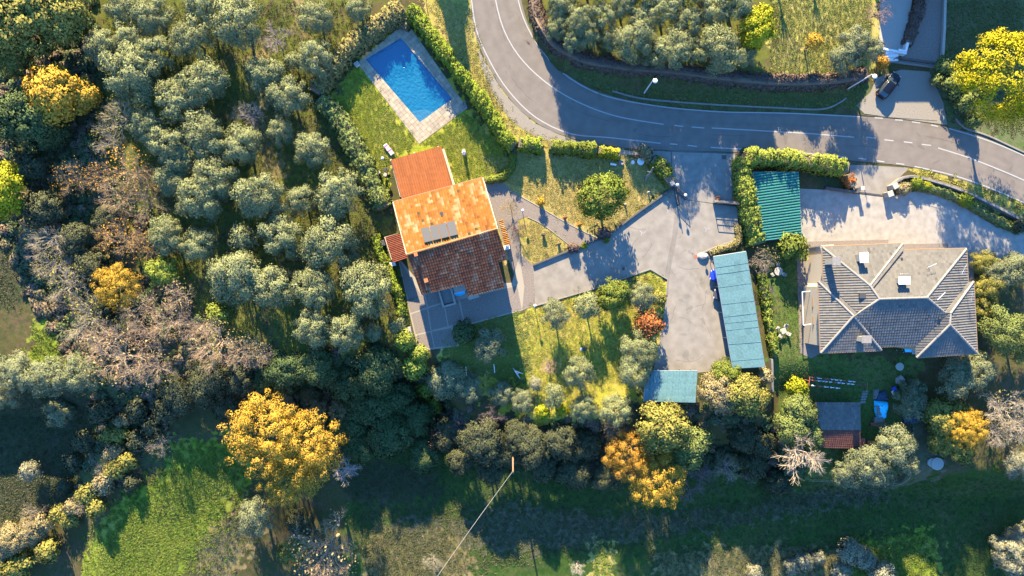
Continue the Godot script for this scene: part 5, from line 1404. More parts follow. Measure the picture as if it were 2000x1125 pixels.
# ------------------------------------------------------------------ pool
func make_pool() -> void:
	var deck := thing("pool_deck", "pale stone slab deck round the blue swimming pool", "deck")
	var outer := pl([793,42, 698,123, 819,281.5, 913,211])
	var inner := pl([783,74, 714,116, 820,238.5, 883.5,193])
	var u := (inner[3] - inner[0]).normalized(); var v := Vector2(-u.y, u.x)
	var o := outer[0]
	var b := MB.new()
	b.flat(Geometry2D.offset_polygon(outer, -0.02)[0], -0.6)
	var r := RandomNumberGenerator.new(); r.seed = 4
	var fn := FastNoiseLite.new(); fn.seed = 8; fn.frequency = 0.35
	var s := 0.62
	var slabs := MB.new()
	for i in range(-30, 60):
		for j in range(-40, 40):
			var c := o + u * (i * s) + v * (j * s)
			var g := 0.012
			var rect := PackedVector2Array([c + u * g + v * g, c + u * (s - g) + v * g, c + u * (s - g) + v * (s - g), c + u * g + v * (s - g)])
			var parts := Geometry2D.intersect_polygons(rect, outer)
			var k := r.randf_range(0.86, 1.08)
			var st := fn.get_noise_2d(c.x, c.y)
			var col := Color(0.6, 0.5, 0.37).lerp(Color(0.46, 0.36, 0.28), clampf(st * 1.4, 0.0, 1.0)) * k
			if st < -0.32: col = col.lerp(Color(0.3, 0.27, 0.22), 0.45)
			var y := 0.03 + r.randf_range(-0.003, 0.003)
			for pc in parts:
				for q in Geometry2D.clip_polygons(pc, inner):
					if q.size() < 3 or Geometry2D.triangulate_polygon(q).is_empty(): continue
					slabs.col = col
					slabs.prism(q, y - 0.04, y)
	part(deck, "slab_field", slabs, M.deck, "stuff")
	b = MB.new()
	for q in Geometry2D.clip_polygons(Geometry2D.offset_polygon(outer, -0.03)[0], Geometry2D.offset_polygon(inner, 0.05)[0]):
		pass
	var ring := [outer[0], outer[1], outer[2], outer[3]]
	for i in 4:
		var j := (i + 1) % 4
		b.quad(Vector3(ring[i].x, 0.004, ring[i].y), Vector3(ring[j].x, 0.004, ring[j].y), Vector3(inner[j].x, 0.004, inner[j].y), Vector3(inner[i].x, 0.004, inner[i].y))
	part(deck, "joint_bed", b, M.kerb)
	# basin, with a shallow end
	var pool := thing("swimming_pool", "rectangular blue swimming pool with rippled water", "pool")
	b = MB.new()
	var dp := [-1.0, -1.0, -0.8, -0.8]
	for i in 4:
		var j := (i + 1) % 4
		b.quad(Vector3(inner[i].x, 0.0, inner[i].y), Vector3(inner[j].x, 0.0, inner[j].y), Vector3(inner[j].x, dp[j], inner[j].y), Vector3(inner[i].x, dp[i], inner[i].y))
	b.quad(Vector3(inner[0].x, dp[0], inner[0].y), Vector3(inner[1].x, dp[1], inner[1].y), Vector3(inner[2].x, dp[2], inner[2].y), Vector3(inner[3].x, dp[3], inner[3].y))
	part(pool, "basin", b, M.liner)
	# entry steps in the shallow corner
	b = MB.new()
	var c2 := inner[2]; var e0 := (inner[3] - c2).normalized(); var e1 := (inner[1] - c2).normalized()
	for i in 3:
		var w := 2.4 - i * 0.65
		var y1 := -0.66 + i * 0.2
		b.prism(PackedVector2Array([c2, c2 + e0 * w * 1.2, c2 + e0 * w * 0.8 + e1 * w * 0.55, c2 + e1 * w * 0.95]), -0.9, y1)
	part(pool, "entry_step", b, M.step_tile)
	# water: a rippled sheet
	b = smb()
	var f1 := FastNoiseLite.new(); f1.seed = 2; f1.frequency = 1.5; f1.fractal_octaves = 2; f1.noise_type = FastNoiseLite.TYPE_SIMPLEX
	var nu := 56; var nv := 110
	var grid := []
	var h := func(p: Vector2) -> float: return -0.14 + 0.05 * f1.get_noise_2d(p.dot(u) * 0.85, p.dot(v) * 1.5)
	for i in nu + 1:
		var row := []
		for j in nv + 1:
			var p := inner[0].lerp(inner[1], float(i) / nu).lerp(inner[3].lerp(inner[2], float(i) / nu), float(j) / nv)
			var e := 0.04
			var n := Vector3(h.call(p - Vector2(e, 0)) - h.call(p + Vector2(e, 0)), 2 * e, h.call(p - Vector2(0, e)) - h.call(p + Vector2(0, e))).normalized()
			row.append([Vector3(p.x, h.call(p), p.y), n])
		grid.append(row)
	for i in nu:
		for j in nv:
			var a = grid[i][j]; var c = grid[i + 1][j]; var d = grid[i + 1][j + 1]; var e = grid[i][j + 1]
			b.tri_n(a[0], d[0], c[0], a[1], d[1], c[1]); b.tri_n(a[0], e[0], d[0], a[1], e[1], d[1])
	part(pool, "water", b, M.water)
	# ladder and skimmer box at the far corner
	var t := thing("pool_shower", "small dark outdoor shower on the pool deck corner", "shower", P(906, 206))
	b = MB.new(); b.slab(Vector3(0, 0.05, 0), Vector3(0.8, 0.08, 0.8), 0.6); part(t, "tray", b, M.stone)
	b = MB.new(); b.tube([Vector3(0, 0.05, 0), Vector3(0, 2.1, 0), Vector3(0.3, 2.25, 0.1)], [0.05, 0.05, 0.04], 6); b.tube([Vector3(0.3, 2.25, 0.1), Vector3(0.3, 2.18, 0.1)], [0.12, 0.13], 8); part(t, "column", b, M.dark_metal)
	t = thing("filter_box", "white pool equipment box beside the deck corner", "box", P(698, 127))
	b = MB.new(); b.slab(Vector3(0, 0.25, 0), Vector3(0.7, 0.5, 0.6), 0.6); part(t, "body", b, M.white)
	b = MB.new(); b.slab(Vector3(0, 0.53, 0), Vector3(0.76, 0.06, 0.66), 0.6); part(t, "lid", b, M.ivory)

# ------------------------------------------------------------------ cars
func car(px: float, py: float, turn: float, paint: Color, label: String) -> void:
	var t := thing("parked_car", label, "car", P(px, py) + Vector3(0, 0.02, 0), turn)
	var key := "paint_%d" % int(paint.b * 1000)
	var pm := mat(paint.r, paint.g, paint.b, 0.3); pm.clearcoat_enabled = true; pm.clearcoat = 0.15; pm.clearcoat_roughness = 0.1; pm.metallic_specular = 0.25
	M[key] = pm
	# lower body: stations along the length (x), half width, sill, belt height
	var st := [[-2.1, 0.62, 0.4, 0.72], [-2.0, 0.78, 0.28, 0.9], [-1.5, 0.88, 0.22, 0.98], [0.0, 0.9, 0.2, 0.95], [1.0, 0.89, 0.22, 0.92], [1.6, 0.86, 0.24, 0.86], [2.0, 0.76, 0.3, 0.76], [2.15, 0.55, 0.4, 0.62]]
	var b := smb()
	var rows := []
	for s in st:
		var w: float = s[1]
		rows.append([Vector3(s[0], s[2], -w * 0.94), Vector3(s[0], lerpf(s[2], s[3], 0.55), -w), Vector3(s[0], s[3] - 0.04, -w * 0.95), Vector3(s[0], s[3], -w * 0.84), Vector3(s[0], s[3] + 0.04, 0), Vector3(s[0], s[3], w * 0.84), Vector3(s[0], s[3] - 0.04, w * 0.95), Vector3(s[0], lerpf(s[2], s[3], 0.55), w), Vector3(s[0], s[2], w * 0.94)])
	loft(b, rows)
	part(t, "body", b, M[key])
	# cabin: glass band and a painted roof
	b = smb()
	rows = []
	for s in [[-1.95, 0.62, 0.92, 0.92], [-1.45, 0.74, 0.95, 1.4], [-0.2, 0.76, 0.95, 1.46], [0.35, 0.74, 0.95, 1.38], [1.1, 0.68, 0.92, 0.93]]:
		var w: float = s[1]; var tp := w * 0.8
		rows.append([Vector3(s[0], s[2] - 0.06, -w), Vector3(s[0], lerpf(s[2], s[3], 0.9), -lerpf(w, tp, 0.9)), Vector3(s[0], s[3], -tp * 0.85), Vector3(s[0], s[3] + 0.01, 0), Vector3(s[0], s[3], tp * 0.85), Vector3(s[0], lerpf(s[2], s[3], 0.9), lerpf(w, tp, 0.9)), Vector3(s[0], s[2] - 0.06, w)])
	loft(b, rows)
	part(t, "windows", b, M.glass)
	b = smb(); rows = []
	for s in [[-1.5, 0.55, 1.405], [-1.2, 0.6, 1.445], [-0.3, 0.61, 1.48], [0.2, 0.59, 1.44], [0.36, 0.55, 1.395]]:
		rows.append([Vector3(s[0], s[2] - 0.05, -s[1]), Vector3(s[0], s[2], -s[1] * 0.9), Vector3(s[0], s[2] + 0.02, 0), Vector3(s[0], s[2], s[1] * 0.9), Vector3(s[0], s[2] - 0.05, s[1])])
	loft(b, rows)
	part(t, "roof", b, M[key])
	for x in [-1.32, 1.32]:
		for z in [-0.82, 0.82]:
			b = smb(); b.tube([Vector3(x, 0.31, z - 0.1), Vector3(x, 0.31, z + 0.1)], [0.31, 0.31], 14)
			var wh := part(t, "wheel", b, M.dark_metal)
			b = smb(); b.tube([Vector3(x, 0.31, z - 0.11), Vector3(x, 0.31, z + 0.11)], [0.19, 0.19], 10)
			part(wh, "rim", b, M.metal)
	for z in [-1, 1]:
		b = smb(); b.box(Vector3(0.72, 0.98, z * 1.0), Vector3(0.14, 0.12, 0.22)); part(t, "wing_mirror", b, M[key])
		b = smb(); b.box(Vector3(2.02, 0.66, z * 0.55), Vector3(0.16, 0.12, 0.3)); part(t, "headlight", b, M.white)
		b = smb(); b.box(Vector3(-2.05, 0.76, z * 0.58), Vector3(0.1, 0.14, 0.26)); part(t, "tail_light", b, M.rust)

func loft(b: MB, rows: Array) -> void:
	var n := rows.size(); var k: int = rows[0].size()
	var nm := []
	for i in n:
		var r := []
		for j in k:
			var a: Vector3 = rows[mini(i + 1, n - 1)][j] - rows[maxi(i - 1, 0)][j]
			var c: Vector3 = rows[i][mini(j + 1, k - 1)] - rows[i][maxi(j - 1, 0)]
			r.append(c.cross(a).normalized())
		nm.append(r)
	for i in n - 1:
		for j in k - 1:
			b.tri_n(rows[i][j], rows[i + 1][j], rows[i + 1][j + 1], nm[i][j], nm[i + 1][j], nm[i + 1][j + 1])
			b.tri_n(rows[i][j], rows[i + 1][j + 1], rows[i][j + 1], nm[i][j], nm[i + 1][j + 1], nm[i][j + 1])
	for i in [0, n - 1]:
		for j in range(1, k - 1): b.tri(rows[i][0], rows[i][j], rows[i][j + 1])

# ------------------------------------------------------------------ lamps, posts
func street_lamp(px: float, py: float, h: float, arm: Vector2, label: String) -> void:
	var t := thing("street_lamp", label, "street lamp", P(px, py))
	var b := smb()
	b.tube([Vector3.ZERO, Vector3(0, h * 0.5, 0), Vector3(0, h - 0.4, 0), Vector3(arm.x * 0.5, h, arm.y * 0.5)], [0.1, 0.085, 0.07, 0.06], 8)
	part(t, "pole", b, M.white)
	b = smb(); b.lathe(Vector3(arm.x * 0.8, h + 0.03, arm.y * 0.8), [Vector2(0.05, -0.1), Vector2(0.3, -0.06), Vector2(0.34, 0.02), Vector2(0.2, 0.12), Vector2(0.01, 0.15)], 12)
	part(t, "lamp_head", b, M.globe)
	b = smb(); b.tube([Vector3(0, -0.05, 0), Vector3(0, 0.25, 0)], [0.17, 0.16], 8); part(t, "base", b, M.stone)
func garden_lamp(px: float, py: float, h: float, label: String) -> void:
	var at := PH(px, py, h)
	var t := thing("garden_lamp", label, "garden lamp", Vector3(at.x, hgt(at.x, at.z), at.z))
	var b := smb(); b.tube([Vector3(0, -0.05, 0), Vector3(0, h - 0.15, 0)], [0.05, 0.04], 6); part(t, "post", b, M.dark_metal)
	b = smb(); b.lathe(Vector3(0, h, 0), [Vector2(0.02, -0.22), Vector2(0.16, -0.16), Vector2(0.23, 0.0), Vector2(0.16, 0.16), Vector2(0.01, 0.23)], 12); part(t, "globe", b, M.globe)
func pot(px: float, py: float, label: String, leaf_m := "", size := 1.0, group := "") -> void:
	var t := thing("flower_pot", label, "flower pot", P(px, py), 0.0, group)
	var b := smb(); b.lathe(Vector3.ZERO, [Vector2(0.01, 0.0), Vector2(0.15, 0.0), Vector2(0.24, 0.36), Vector2(0.27, 0.36), Vector2(0.27, 0.42), Vector2(0.2, 0.42), Vector2(0.19, 0.34), Vector2(0.01, 0.34)], 12, Vector3.ONE * size)
	part(t, "pot", b, M.clay)
	if leaf_m:
		var cr := MeshInstance3D.new(); cr.name = "plant"; cr.mesh = crowns.bush[int(px) % 4]; cr.material_override = M[leaf_m]
		cr.scale = Vector3(0.42, 0.4, 0.42) * size; cr.position.y = 0.62 * size; t.add_child(cr)

func table_set(px: float, py: float, r: float, label: String, chairs: int, square := false) -> void:
	var t := thing("garden_table", label, "table", P(px, py))
	var b := smb()
	if square: b.slab(Vector3(0, 0.72, 0), Vector3(r * 1.6, 0.05, r * 1.6), 0.4)
	else: b.lathe(Vector3(0, 0.72, 0), [Vector2(0.01, -0.03), Vector2(r, -0.03), Vector2(r, 0.02), Vector2(0.01, 0.025)], 20)
	part(t, "table_top", b, M.ivory)
	b = smb(); b.tube([Vector3(0, 0.0, 0), Vector3(0, 0.7, 0)], [0.06, 0.05], 6); b.lathe(Vector3.ZERO, [Vector2(0.3, 0.0), Vector2(0.28, 0.04), Vector2(0.05, 0.08)], 10); part(t, "leg", b, M.ivory)
	for i in chairs:
		var a := i * TAU / chairs + 0.5
		garden_chair(P(px, py) + Vector3(cos(a), 0, sin(a)) * (r + 0.35), -a + PI / 2, "white plastic chair beside the " + label.split(" beside")[0], "chairs of the " + label.split(" beside")[0])
func garden_chair(at: Vector3, turn: float, label: String, group := "") -> void:
	var t := thing("garden_chair", label, "chair", at, turn, group)
	var b := smb(); b.slab(Vector3(0, 0.43, 0), Vector3(0.48, 0.05, 0.46), 0.0); part(t, "seat", b, M.ivory)
	b = smb(); b.box(Vector3(0, 0.68, 0.23), Vector3(0.46, 0.45, 0.05), 0.0, Basis(Vector3.RIGHT, 0.15)); part(t, "backrest", b, M.ivory)
	for x in [-0.2, 0.2]:
		b = smb(); b.box(Vector3(x * 1.15, 0.62, 0.0), Vector3(0.05, 0.04, 0.42)); part(t, "armrest", b, M.ivory)
		for z in [-0.19, 0.19]:
			b = smb(); b.tube([Vector3(x, 0.0, z), Vector3(x * 0.95, 0.43, z * 0.95)], [0.025, 0.03], 5); part(t, "leg", b, M.ivory)

func wall_thing(called: String, label: String, a: Array, w: float, h: float, m: Material, category := "wall", smooth_line := true) -> Node3D:
	var t := thing(called, label, category)
	var b := MB.new(); wall_strip(b, curve(a, 0.8) if smooth_line else pl(a), w, -0.05, h, true)
	part(t, "wall", b, m)
	return t
func rail_fence(label: String, a: Array, h: float, y0: float, gap: float, m: Material, category := "fence") -> void:
	var t := thing("fence", label, category)
	var line := curve(a, 0.5)
	var len_ := 0.0
	for i in line.size() - 1: len_ += line[i].distance_to(line[i + 1])
	var n := maxi(2, int(len_ / gap) + 1)
	for i in n:
		var q := along(line, float(i) / (n - 1)); var g := hgt(q.x, q.y)
		var b := MB.new(); b.tube([Vector3(q.x, g + y0 - 0.1, q.y), Vector3(q.x, g + y0 + h, q.y)], [0.03, 0.03], 5); part(t, "post", b, m)
	for y in [0.35, 0.95]:
		var p := []; var rr := []
		for q in line: p.append(Vector3(q.x, hgt(q.x, q.y) + y0 + h * y, q.y)); rr.append(0.02)
		var b := MB.new(); b.tube(p, rr, 4); part(t, "rail", b, m)

func gate_leaf(label: String, p: Vector2, q: Vector2, h: float, bars: int) -> void:
	var t := thing("gate", label, "gate")
	var a := P(p.x, p.y); var c := P(q.x, q.y)
	for y in [0.1, h * 0.55, h * 0.75, h]:
		var b := MB.new(); b.tube([a + Vector3(0, y, 0), c + Vector3(0, y, 0)], [0.05, 0.05], 5); part(t, "rail", b, M.dark_metal)
	for i in bars + 1:
		var s := a.lerp(c, float(i) / bars)
		var w := 0.06 if i == 0 or i == bars else 0.02
		var b := MB.new(); b.tube([s, s + Vector3(0, h, 0)], [w, w], 5); part(t, "bar", b, M.dark_metal)
func pillar(px: float, py: float, w: float, h: float, turn: float, m: Material, label: String) -> void:
	var t := thing("gate_pillar", label, "pillar", P(px, py), turn)
	var b := MB.new(); b.box(Vector3(0, h / 2, 0), Vector3(w, h, w)); part(t, "shaft", b, m)
	b = MB.new(); b.slab(Vector3(0, h + 0.04, 0), Vector3(w + 0.12, 0.1, w + 0.12)); part(t, "cap", b, M.ivory)

func make_things() -> void:
	make_pool()
	car(1731, 170, 0.93, Color(0.003, 0.005, 0.011), "black car parked on the gravel forecourt across the road")
	car(1412, 541, 1.4 + PI / 2 + 0.0, Color(0.01, 0.03, 0.28), "blue car with its nose out from under the long carport")
	car(1419, 578, 1.4 + PI / 2, Color(0.03, 0.035, 0.05), "dark grey car under the long carport beside the blue one")
	street_lamp(1258, 182, 7.2, Vector2(0.15, 0.5), "white street lamp on the grass bank above the road bend")
	street_lamp(1655, 174, 7.2, Vector2(0.2, 0.5), "white street lamp near the gravel forecourt")
	# bent grey post at the verge
	var t := thing("sign_post", "grey road sign post at the upper end of the verge", "sign", P(834, 17))
	var b := smb(); b.tube([Vector3.ZERO, Vector3(0.05, 1.6, -0.2), Vector3(0.4, 2.6, -0.9)], [0.06, 0.05, 0.05], 6); part(t, "post", b, M.metal)
	b = MB.new(); b.box(Vector3(0.42, 2.5, -0.95), Vector3(0.9, 0.7, 0.04), 0.9); part(t, "plate", b, M.metal)
	garden_lamp(747, 309, 2.2, "white globe lamp at the corner of the porch by the pool lawn")
	garden_lamp(1021, 411, 2.0, "white globe lamp where the villa path meets the front lawn")
	garden_lamp(1045, 597, 2.6, "white globe lamp at the lower corner of the drive")
	garden_lamp(1323, 361, 2.6, "white globe lamp on the post of the pedestrian gate beside the clipped hedge")
	garden_lamp(1339, 381, 2.4, "white globe lamp on the drive side of the pedestrian gate")
	garden_lamp(1379, 500, 1.1, "low white globe lamp beside the boulder at the carport")
	# pots along the path
	pot(1056, 396, "clay pot with a yellow plant beside the villa path", "gold", 1.6)
	pot(1103, 425, "clay pot with small flowers on the lawn edge of the path", "rustleaf", 0.9)
	pot(1131, 439, "orange clay pot with flowers near the lower end of the path", "amber", 1.0)
	for q in [[1061, 458], [1091, 476]]: pot(q[0], q[1], "small clay pot on the lawn beside the brown shrubs", "tan", 0.9, "small pots on the strip of lawn")
	pot(1140, 481, "clay pot with a spiky plant on the drive kerb", "lime", 1.2)
	pot(1400, 388, "round clay pot on the sliding gate's wall", "", 1.3)
	pot(1433, 390, "round clay pot beside the tall hedge and the sliding gate", "", 1.3)
	for q in [[1180, 455, 15, "bramble", "dark red shrub at the foot of the magnolia"], [1120, 485, 13, "bramble", "dark red shrub at the end of the villa path"], [1262, 300, 16, "tan", "dry flowering shrub at the end of the yellow hedge"], [1184, 468, 8, "hedge", "small green shrub on the drive kerb below the magnolia"]]:
		tree("shrub", "bush", q[3], q[0], q[1], q[2], q[4], "", "shrub", 0.6)
	# ornaments on the front lawn
	t = thing("stone_basin", "round white ringed stone basin near the road hedge", "basin", P(1250, 317))
	b = smb(); b.lathe(Vector3.ZERO, [Vector2(0.3, 0.0), Vector2(0.2, 0.3), Vector2(0.5, 0.55), Vector2(0.52, 0.6), Vector2(0.46, 0.6), Vector2(0.3, 0.5), Vector2(0.24, 0.62), Vector2(0.16, 0.62), Vector2(0.14, 0.5), Vector2(0.01, 0.5)], 16); part(t, "bowl", b, M.white)
	t = thing("stone_basin", "shallow grey ringed stone basin near the road hedge", "basin", P(1213, 318))
	b = smb(); b.lathe(Vector3.ZERO, [Vector2(0.36, 0.0), Vector2(0.4, 0.3), Vector2(0.32, 0.32), Vector2(0.28, 0.18), Vector2(0.01, 0.16)], 14); part(t, "bowl", b, M.stone)
	t = thing("stone_ball", "white stone ball between the two stone basins", "ornament", P(1235, 318))
	b = smb(); b.lathe(Vector3(0, 0.32, 0), [Vector2(0.02, -0.32), Vector2(0.22, -0.22), Vector2(0.32, 0.0), Vector2(0.22, 0.22), Vector2(0.01, 0.32)], 12); part(t, "ball", b, M.white)
	t = thing("garden_bench", "small white bench on the front lawn below the yellow hedge", "bench", P(1197, 322), -0.15)
	b = MB.new(); b.slab(Vector3(0, 0.42, 0), Vector3(0.9, 0.07, 0.3)); part(t, "seat", b, M.white)
	for x in [-0.35, 0.35]:
		b = MB.new(); b.box(Vector3(x, 0.2, 0), Vector3(0.08, 0.4, 0.26)); part(t, "leg", b, M.white)
	t = thing("driftwood_trunk", "bleached bare trunk standing on the front lawn by the gate hedge", "trunk", P(1261, 352))
	b = smb(); b.tube([Vector3.ZERO, Vector3(0.1, 0.8, -0.5), Vector3(0.5, 1.6, -1.0), Vector3(0.6, 2.4, -1.5)], [0.2, 0.17, 0.15, 0.08], 7); b.tube([Vector3(0.45, 1.5, -0.9), Vector3(-0.2, 2.0, -1.0)], [0.08, 0.03], 5); part(t, "stem", b, M.stone)
	for q in [[1266, 376, "pale garden gnome sized stone figure on the front lawn"], [1221, 400, "small stone figure beside the magnolia"]]:
		t = thing("stone_figure", q[2], "statue", P(q[0], q[1])); b = smb(); b.lathe(Vector3.ZERO, [Vector2(0.2, 0.0), Vector2(0.18, 0.1), Vector2(0.1, 0.14), Vector2(0.15, 0.5), Vector2(0.06, 0.62), Vector2(0.1, 0.74), Vector2(0.01, 0.85)], 10); part(t, "figure", b, M.ivory)
	t = thing("garden_statue", "white statue on a plinth on the pool lawn beside the porch", "statue", P(907, 301))
	b = MB.new(); b.slab(Vector3(0, 0.35, 0), Vector3(0.5, 0.7, 0.5)); part(t, "plinth", b, M.ivory)
	b = smb(); b.lathe(Vector3(0, 0.7, 0), [Vector2(0.22, 0.0), Vector2(0.26, 0.25), Vector2(0.2, 0.5), Vector2(0.3, 0.75), Vector2(0.12, 0.95), Vector2(0.16, 1.1), Vector2(0.1, 1.25), Vector2(0.01, 1.3)], 12, Vector3(0.9, 1, 1.3)); part(t, "figure", b, M.white)
	# folded parasol with patterned cloth and the seats beside the porch
	t = thing("sun_lounger", "lounger with a purple and white patterned cushion on the pool lawn", "sun lounger", P(760, 293), -0.9)
	b = MB.new(); b.slab(Vector3(0, 0.3, 0), Vector3(1.9, 0.08, 0.65)); part(t, "frame", b, M.white)
	for x in [-0.8, 0.8]:
		for z in [-0.26, 0.26]:
			b = MB.new(); b.box(Vector3(x, 0.13, z), Vector3(0.06, 0.27, 0.06)); part(t, "leg", b, M.white)
	b = smb(); rng.seed = 31
	for i in 9:
		b.col = [Color(0.7, 0.68, 0.7), Color(0.45, 0.15, 0.4), Color(0.65, 0.5, 0.6), Color(0.7, 0.55, 0.3)][i % 4]
		b.slab(Vector3(-0.84 + i * 0.21, 0.39, rng.randf_range(-0.03, 0.03)), Vector3(0.2, 0.13, 0.62), 0.0, 0.04)
	part(t, "cushion", b, M.cloth)
	garden_chair(P(741, 338), 0.6, "white lounge chair with its back to the laurel hedge"); garden_chair(P(754, 342), -0.5, "white lounge chair beside the dark low table")
	t = thing("side_table", "dark low table between the lounge chairs and the globe lamp", "table", P(755, 332), 0.15)
	b = MB.new(); b.slab(Vector3(0, 0.42, 0), Vector3(0.85, 0.06, 0.4)); part(t, "table_top", b, M.dark_metal)
	for x in [-0.36, 0.36]:
		b = MB.new(); b.box(Vector3(x, 0.2, 0), Vector3(0.05, 0.4, 0.34)); part(t, "leg", b, M.dark_metal)
	t = thing("air_conditioner", "grey air conditioning unit between the lean-to and the glossy hedge", "air conditioner", P(747.5, 476), 0.28)
	b = MB.new(); b.slab(Vector3(0, 0.45, 0), Vector3(0.9, 0.9, 0.85)); part(t, "casing", b, M.panel)
	b = smb(); b.lathe(Vector3(0, 0.905, 0), [Vector2(0.34, 0.0), Vector2(0.34, 0.03), Vector2(0.28, 0.03), Vector2(0.28, 0.0)], 16); part(t, "fan_ring", b, M.dark_metal)
	for q in [[769, 516, "white bin behind the lean-to of the villa"], [990, 484, "white cabinet below the tiled awning of the villa"]]:
		t = thing("storage_box", q[2], "box", P(q[0], q[1]), 0.28); b = MB.new(); b.slab(Vector3(0, 0.4, 0), Vector3(0.8, 0.8, 0.6)); part(t, "body", b, M.ivory)
		b = MB.new(); b.slab(Vector3(0, 0.84, 0), Vector3(0.86, 0.07, 0.66)); part(t, "lid", b, M.white)
	t = thing("barbecue", "white masonry barbecue with a dark hearth at the grove side of the patio", "barbecue", P(801, 655), 0.22)
	b = MB.new(); b.slab(Vector3(0, 0.5, 0), Vector3(0.95, 1.0, 2.6)); part(t, "counter", b, M.ivory)
	b = MB.new(); b.box(Vector3(0.05, 1.02, -0.3), Vector3(0.55, 0.05, 0.8)); part(t, "hearth", b, M.dark_metal)
	t = thing("blue_tub", "blue tub under the balcony of the villa", "tub", P(898, 572), 0.2)
	b = smb(); b.lathe(Vector3.ZERO, [Vector2(0.4, 0.0), Vector2(0.55, 0.3), Vector2(0.6, 0.3), Vector2(0.5, 0.05), Vector2(0.01, 0.05)], 12, Vector3(1.4, 1, 0.7)); part(t, "shell", b, M.tarp)
	# kerbs of the drive
	wall_thing("kerb_wall", "low dark kerb wall between the front lawn and the drive", [1316,366, 1250,412, 1184,462, 1110,490, 1041,518], 0.3, 0.4, M.kerb, "kerb", false)
	wall_thing("kerb", "pale kerb between the low lawn and the drive", [1044,598, 1160,564, 1270,526, 1304,546, 1302,576], 0.2, 0.15, M.stone, "kerb", false)
	wall_thing("kerb", "thin stone edge between the path and the front lawn", [1000,374, 1060,408, 1112,438, 1172,468], 0.12, 0.07, M.joint, "kerb")
	wall_thing("kerb", "thin stone edge between the path and the strip of lawn", [1030,424, 1062,440, 1112,478], 0.12, 0.07, M.joint, "kerb")
	wall_thing("kerb", "concrete gutter kerb along the inside of the road bend", [1196,178, 1250,192, 1330,200, 1420,206, 1520,211, 1598,214, 1630,206, 1652,192], 0.25, 0.16, M.concrete, "kerb")
	wall_thing("kerb", "concrete kerb below the umbrella pine beside the road", [1866,232, 1884,250, 1930,266, 2000,298, 2080,330], 0.25, 0.16, M.concrete, "kerb")
	for q in [[1239, 425, 1248, 440], [1100, 495, 1104, 520]]: pass
	# pedestrian gate, sliding gate
	gate_leaf("dark metal pedestrian gate hinged beside the clipped hedge", Vector2(1317, 368), Vector2(1338, 390), 1.9, 5)
	gate_leaf("open dark swing gate leaf standing along the kerb wall", Vector2(1316, 369), Vector2(1323, 402), 1.9, 6)
	gate_leaf("dark sliding gate drawn back behind the tall hedge", Vector2(1393, 398), Vector2(1438, 402), 1.95, 4)
	wall_thing("wall", "low wall carrying clay pots behind the sliding gate", [1392,395, 1440,398], 0.35, 1.0, M.stone, "wall", false)
	pillar(1309, 361, 0.5, 1.4, 0.5, M.ivory, "white meter pillar beside the clipped hedge at the drive")
	pillar(1674, 371, 0.5, 1.6, 0.1, M.ivory, "ivory gate pillar beside the orange bush")
	pillar(1738, 366, 0.75, 1.5, 0.5, M.ivory, "ivory gate pillar at the end of the curved wall")
	pillar(1729, 381, 0.75, 1.4, 0.35, M.ivory, "ivory gate pillar on the yard side of the entrance")
	wall_thing("threshold", "dark sliding gate track across the entrance of the pale yard", [1676,376, 1722,382], 0.3, 0.06, M.dark_metal, "gate track", false)
	wall_thing("wall", "dark low wall along the yard side of the tall hedge", [1608,368, 1672,377], 0.3, 0.9, M.kerb, "wall", false)
	wall_thing("wall", "curved stone wall between the road and the pale yard", [1736,366, 1752,352, 1772,346, 1800,350, 1860,368, 1920,394, 2000,436, 2100,486], 0.4, 0.75, M.stone)
	rail_fence("thin metal fence on top of the curved stone wall", [1745,358, 1760,349, 1800,350, 1860,368, 1920,394, 2000,436], 1.1, 0.75, 2.0, M.dark_metal)
	for q in [[1762, 369, 14, "tan", "dry tan shrub behind the curved wall"], [1790, 358, 13, "hedge_bright", "bright green shrub behind the curved wall"], [1810, 364, 9, "lime", "small lime shrub behind the curved wall"], [1885, 392, 14, "hedge_bright", "green shrub spilling over the curved wall"], [1990, 440, 15, "dark_leaf", "dark shrub at the far end of the curved wall"]]:
		tree("shrub", "bush", q[3], q[0], q[1], q[2], q[4], "", "shrub", 0.7)
	t = thing("boulder", "pale boulder at the top of the long carport", "boulder", P(1372, 500))
	b = smb(); rng.seed = 5
	b.lathe(Vector3.ZERO, [Vector2(0.75, -0.05), Vector2(0.85, 0.2), Vector2(0.6, 0.5), Vector2(0.25, 0.62), Vector2(0.01, 0.62)], 7, Vector3(1.1, 1, 0.7)); part(t, "rock", b, M.ivory)
	wall_thing("wall", "stone edging of the orange and yellow plant bed", [1364,498, 1390,486, 1436,470], 0.25, 0.35, M.stone)
	wall_thing("wall", "low white wall between the long carport plot and the grey house lawn", [1503,700, 1508,765], 0.3, 1.0, M.stone)
	# top right: ramp walls and gate
	wall_thing("wall", "white parapet at the foot of the pale ramp", [1714,98, 1750,105, 1764,108], 0.35, 0.9, M.white, "wall", false)
	wall_thing("wall", "white corner wall beside the brown hedge", [1748,102, 1762,104, 1766,88], 0.4, 1.0, M.white, "wall", false)
	wall_thing("wall", "pale edging wall along the far side of the cobbled ramp", [1844,-40, 1841,60, 1838,110], 0.4, 0.5, M.ivory, "wall", false)
	gate_leaf("long thin sliding gate at the foot of the cobbled ramp", Vector2(1742, 118), Vector2(1828, 130), 1.6, 14)
	wall_thing("gate_track", "low stone threshold under the long thin sliding gate", [1738,119, 1830,131], 0.5, 0.12, M.stone, "threshold", false)
	t = thing("steps", "flight of pale steps beside the pale ramp", "steps", P(1738, 111), 0.05)
	for i in 3:
		b = MB.new(); b.slab(Vector3(0, 0.5 - i * 0.14, -0.5 + i * 0.5), Vector3(2.0, 0.14 + 0.3, 0.5)); part(t, "step", b, M.white)
